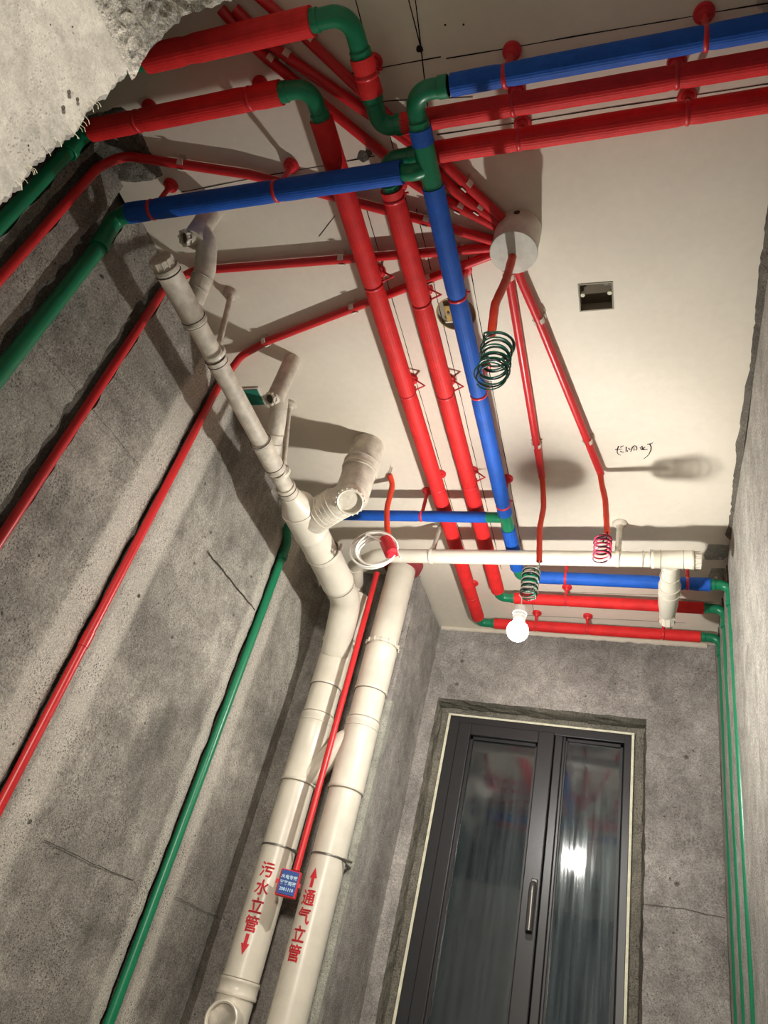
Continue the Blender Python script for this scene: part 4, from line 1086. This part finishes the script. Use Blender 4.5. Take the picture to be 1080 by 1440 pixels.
# ---------------------------------------------------------------- vertical stacks
SX, SY, VX = -1.108, 2.33, -0.935
def stack(label, x, ztop, name, words, arrow_up, off):
    t = thing(name, label, 'pipe', (x, SY, FLOOR))
    pp = link('pipe', sweep(resample([(x, SY, ztop), (x, SY, FLOOR)], 0.25), 0.0552, 36), 'pvc', t, smooth=True)
    for z0, z1 in ((1.205, 1.035), (0.925, 0.685)): socket(t, (x, SY, z0), (x, SY, z1), 0.0585, 'pvc')
    ringpart(t, (x, SY, 0.897), (0, 0, 1), 0.059, 'pvc', 0.0022); ringpart(t, (x, SY, 0.93), (0, 0, 1), 0.0585, 'pvc', 0.002)
    for z in (1.033, 0.683): ringpart(t, (x, SY, z), (0, 0, 1), 0.0575, 'seam', 0.0015)
    # toothed clamp
    b_ = torus((x, SY, 1.222), (0, 0, 1), 0.0595, 0.0028, 36, 8, flat=2.6)
    for k in range(14):
        q = 2 * math.pi * k / 14; d = V((math.cos(q), math.sin(q), 0)); c = V((x, SY, 1.222)) + d * 0.062
        cyl(c - V((0, 0, .008)), c + V((0, 0, .008)), 0.003, 6, b_)
    link('clamp_ring', b_, 'pvc', t, smooth=True)
    b_ = torus((x, SY, 0.478), (0, 0, 1), 0.0565, 0.0012, 36, 6, flat=3)
    cyl((x + 0.056, SY - 0.02, 0.478), (x + 0.085, SY - 0.02, 0.474), 0.004, 8, b_)
    cyl((x + 0.040, SY + 0.035, 0.478), (x + 0.045, YS, 0.478), 0.005, 8, b_)
    link('band', b_, 'galv', t, smooth=True)
    # stencilled words wrapped on the pipe
    R_ = 0.0559
    def wrap(tb_, zc, label=None):
        bmesh.ops.triangulate(tb_, faces=tb_.faces)
        for k in range(-6, 7):
            bmesh.ops.bisect_plane(tb_, geom=tb_.verts[:] + tb_.edges[:] + tb_.faces[:], plane_co=(k * 0.006, 0, 0), plane_no=(1, 0, 0))
        bmesh.ops.triangulate(tb_, faces=tb_.faces)
        for v_ in tb_.verts:
            q = off + v_.co.x / R_
            v_.co = V((x + R_ * math.sin(q), SY - R_ * math.cos(q), zc + v_.co.y))
        bmesh.ops.recalc_face_normals(tb_, faces=tb_.faces)
        link('stencil_lettering', tb_, 'red_ink', pp)
    for s_, z in words: wrap(bold(s_, 0.046, 0.0011), z)
    za = 0.405 if arrow_up else 0.200; s = 1 if arrow_up else -1
    tb_ = bmesh.new()
    for poly in ([(-0.0055, -0.026 * s), (0.0055, -0.026 * s), (0.0055, 0.0 * s), (-0.0055, 0.0)], [(-0.013, 0.0), (0.013, 0.0), (0, 0.030 * s)]):
        tb_.faces.new([tb_.verts.new((p[0], p[1], 0)) for p in poly])
    wrap(tb_, za)
    return t


st = stack('white vertical waste stack marked with red characters and a downward arrow, nearest the left wall', SX, 1.405, 'soil_stack', [('污', 0.400), ('水', 0.349), ('立', 0.298), ('管', 0.249)], False, 0.13)
vt = stack('white vertical vent stack marked with an upward arrow over red characters, beside the column', VX, CEIL - 0.001, 'vent_stack', [('通', 0.348), ('气', 0.299), ('立', 0.250), ('管', 0.202)], True, -0.20)
link('reducer', sweep([(SX + .016, SY - .02, 1.395), (SX + .016, SY - .021, 1.412), (SX + .014, SY - .022, 1.428)], [0.0585, 0.0585, 0.032], 30), 'pvc', st, smooth=True)
link('inlet_fitting', sweep([(SX + 0.016, SY - 0.02, 1.40), (SX + 0.004, SY - 0.006, 1.235)], 0.0583, 32), 'pvc', st, smooth=True)
link('cross_link', sweep(fillet([(SX + 0.01, SY - .005, 0.70), (SX + 0.05, SY - .01, 0.725), (VX - 0.05, SY - .01, 0.845), (VX - 0.01, SY - .005, 0.875)], 0.05), 0.036, 22), 'pvc', st, smooth=True, label='short slanting white pipe joining the two stacks')
socket(st, (SX, SY, 0.115), (SX, SY, 0.07), 0.0588, 'pvc'); ringpart(st, (SX, SY, 0.115), (0, 0, 1), 0.059, 'seam', 0.0015)
cc_ = V((SX + 0.012, SY - 0.03, 0.005)); cdr = V((0.12, -1.0, 0.10)).normalized()
sts = link('cleanout_stub', cyl(cc_, cc_ + cdr * 0.055, 0.047, 28), 'pvc', st, smooth=True)
link('cleanout_ring', torus(cc_ + cdr * 0.057, cdr, 0.043, 0.005, 32, 8, flat=1.6), 'pvc', sts, smooth=True)
link('cleanout_plug', lathe(cc_ + cdr * 0.045, cdr, [(0, 0.038), (0.01, 0.038)], 28), 'pvc_dusty', sts)
# sleeve collar of the vent at the ceiling
bm = lathe((VX, SY, CEIL - 0.001), (0, 0, -1), [(0, 0.080), (0.03, 0.074), (0.034, 0.058)], 30)
link('ceiling_collar', bm, 'collar', vt, smooth=True, label='faded red collar at the ceiling')

# cracks and screw holes in the walls
def hole(px, py, plane, val, r, wall):
    p = P(plane, val, px, py); n_ = {0: V((1, 0, 0)), 1: V((0, -1, 0))}[plane]; o = bpy.data.objects[wall]
    b_ = torus(p + n_ * 0.001, n_, r, r * 0.28, 12, 5, flat=0.8); link('plug_hole_rim', b_, 'mortar', o)
    b_ = lathe(p - n_ * 0.002, n_, [(0, r), (0.004, r * 0.9)], 10); link('plug_hole', b_, 'chase', o)
for q in ((296, 749), (273, 792), (353, 811), (328, 865), (195, 838), (144, 390), (42, 1155), (288, 680), (242, 896)): hole(*q, 0, XL, 0.0045, 'wall_left')
for q in ((650, 930), (643, 962), (965, 1065), (952, 1243)): hole(*q, 1, YF, 0.007, 'wall_far')
def crack(pts, plane, val, wall, wd=0.0016):
    n_ = {0: V((1, 0, 0)), 1: V((0, -1, 0))}[plane]; f = resample([P(plane, val, *p) for p in pts], 0.015); b_ = bmesh.new(); prev = None
    for p in f:
        p = p + n_ * 0.0042 + V((0, 0, 0.004 * nz(p, 30))); cur = (b_.verts.new(p + V((0, 0, wd * (0.6 + abs(nz(p, 50)))))), b_.verts.new(p - V((0, 0, wd * 0.6))))
        if prev: b_.faces.new((prev[0], prev[1], cur[1], cur[0]))
        prev = cur
    link('crack', b_, 'gasket', bpy.data.objects[wall])
crack([(60, 1180), (110, 1205), (185, 1238)], 0, XL, 'wall_left', 0.0012); crack([(245, 1262), (310, 1292)], 0, XL, 'wall_left', 0.001)
crack([(290, 775), (357, 858)], 0, XL, 'wall_left', 0.003); crack([(900, 1272), (960, 1278), (1020, 1292)], 1, YF, 'wall_far', 0.001)
crack([(50, 480), (115, 560), (190, 650)], 0, XL, 'wall_left', 0.0008)
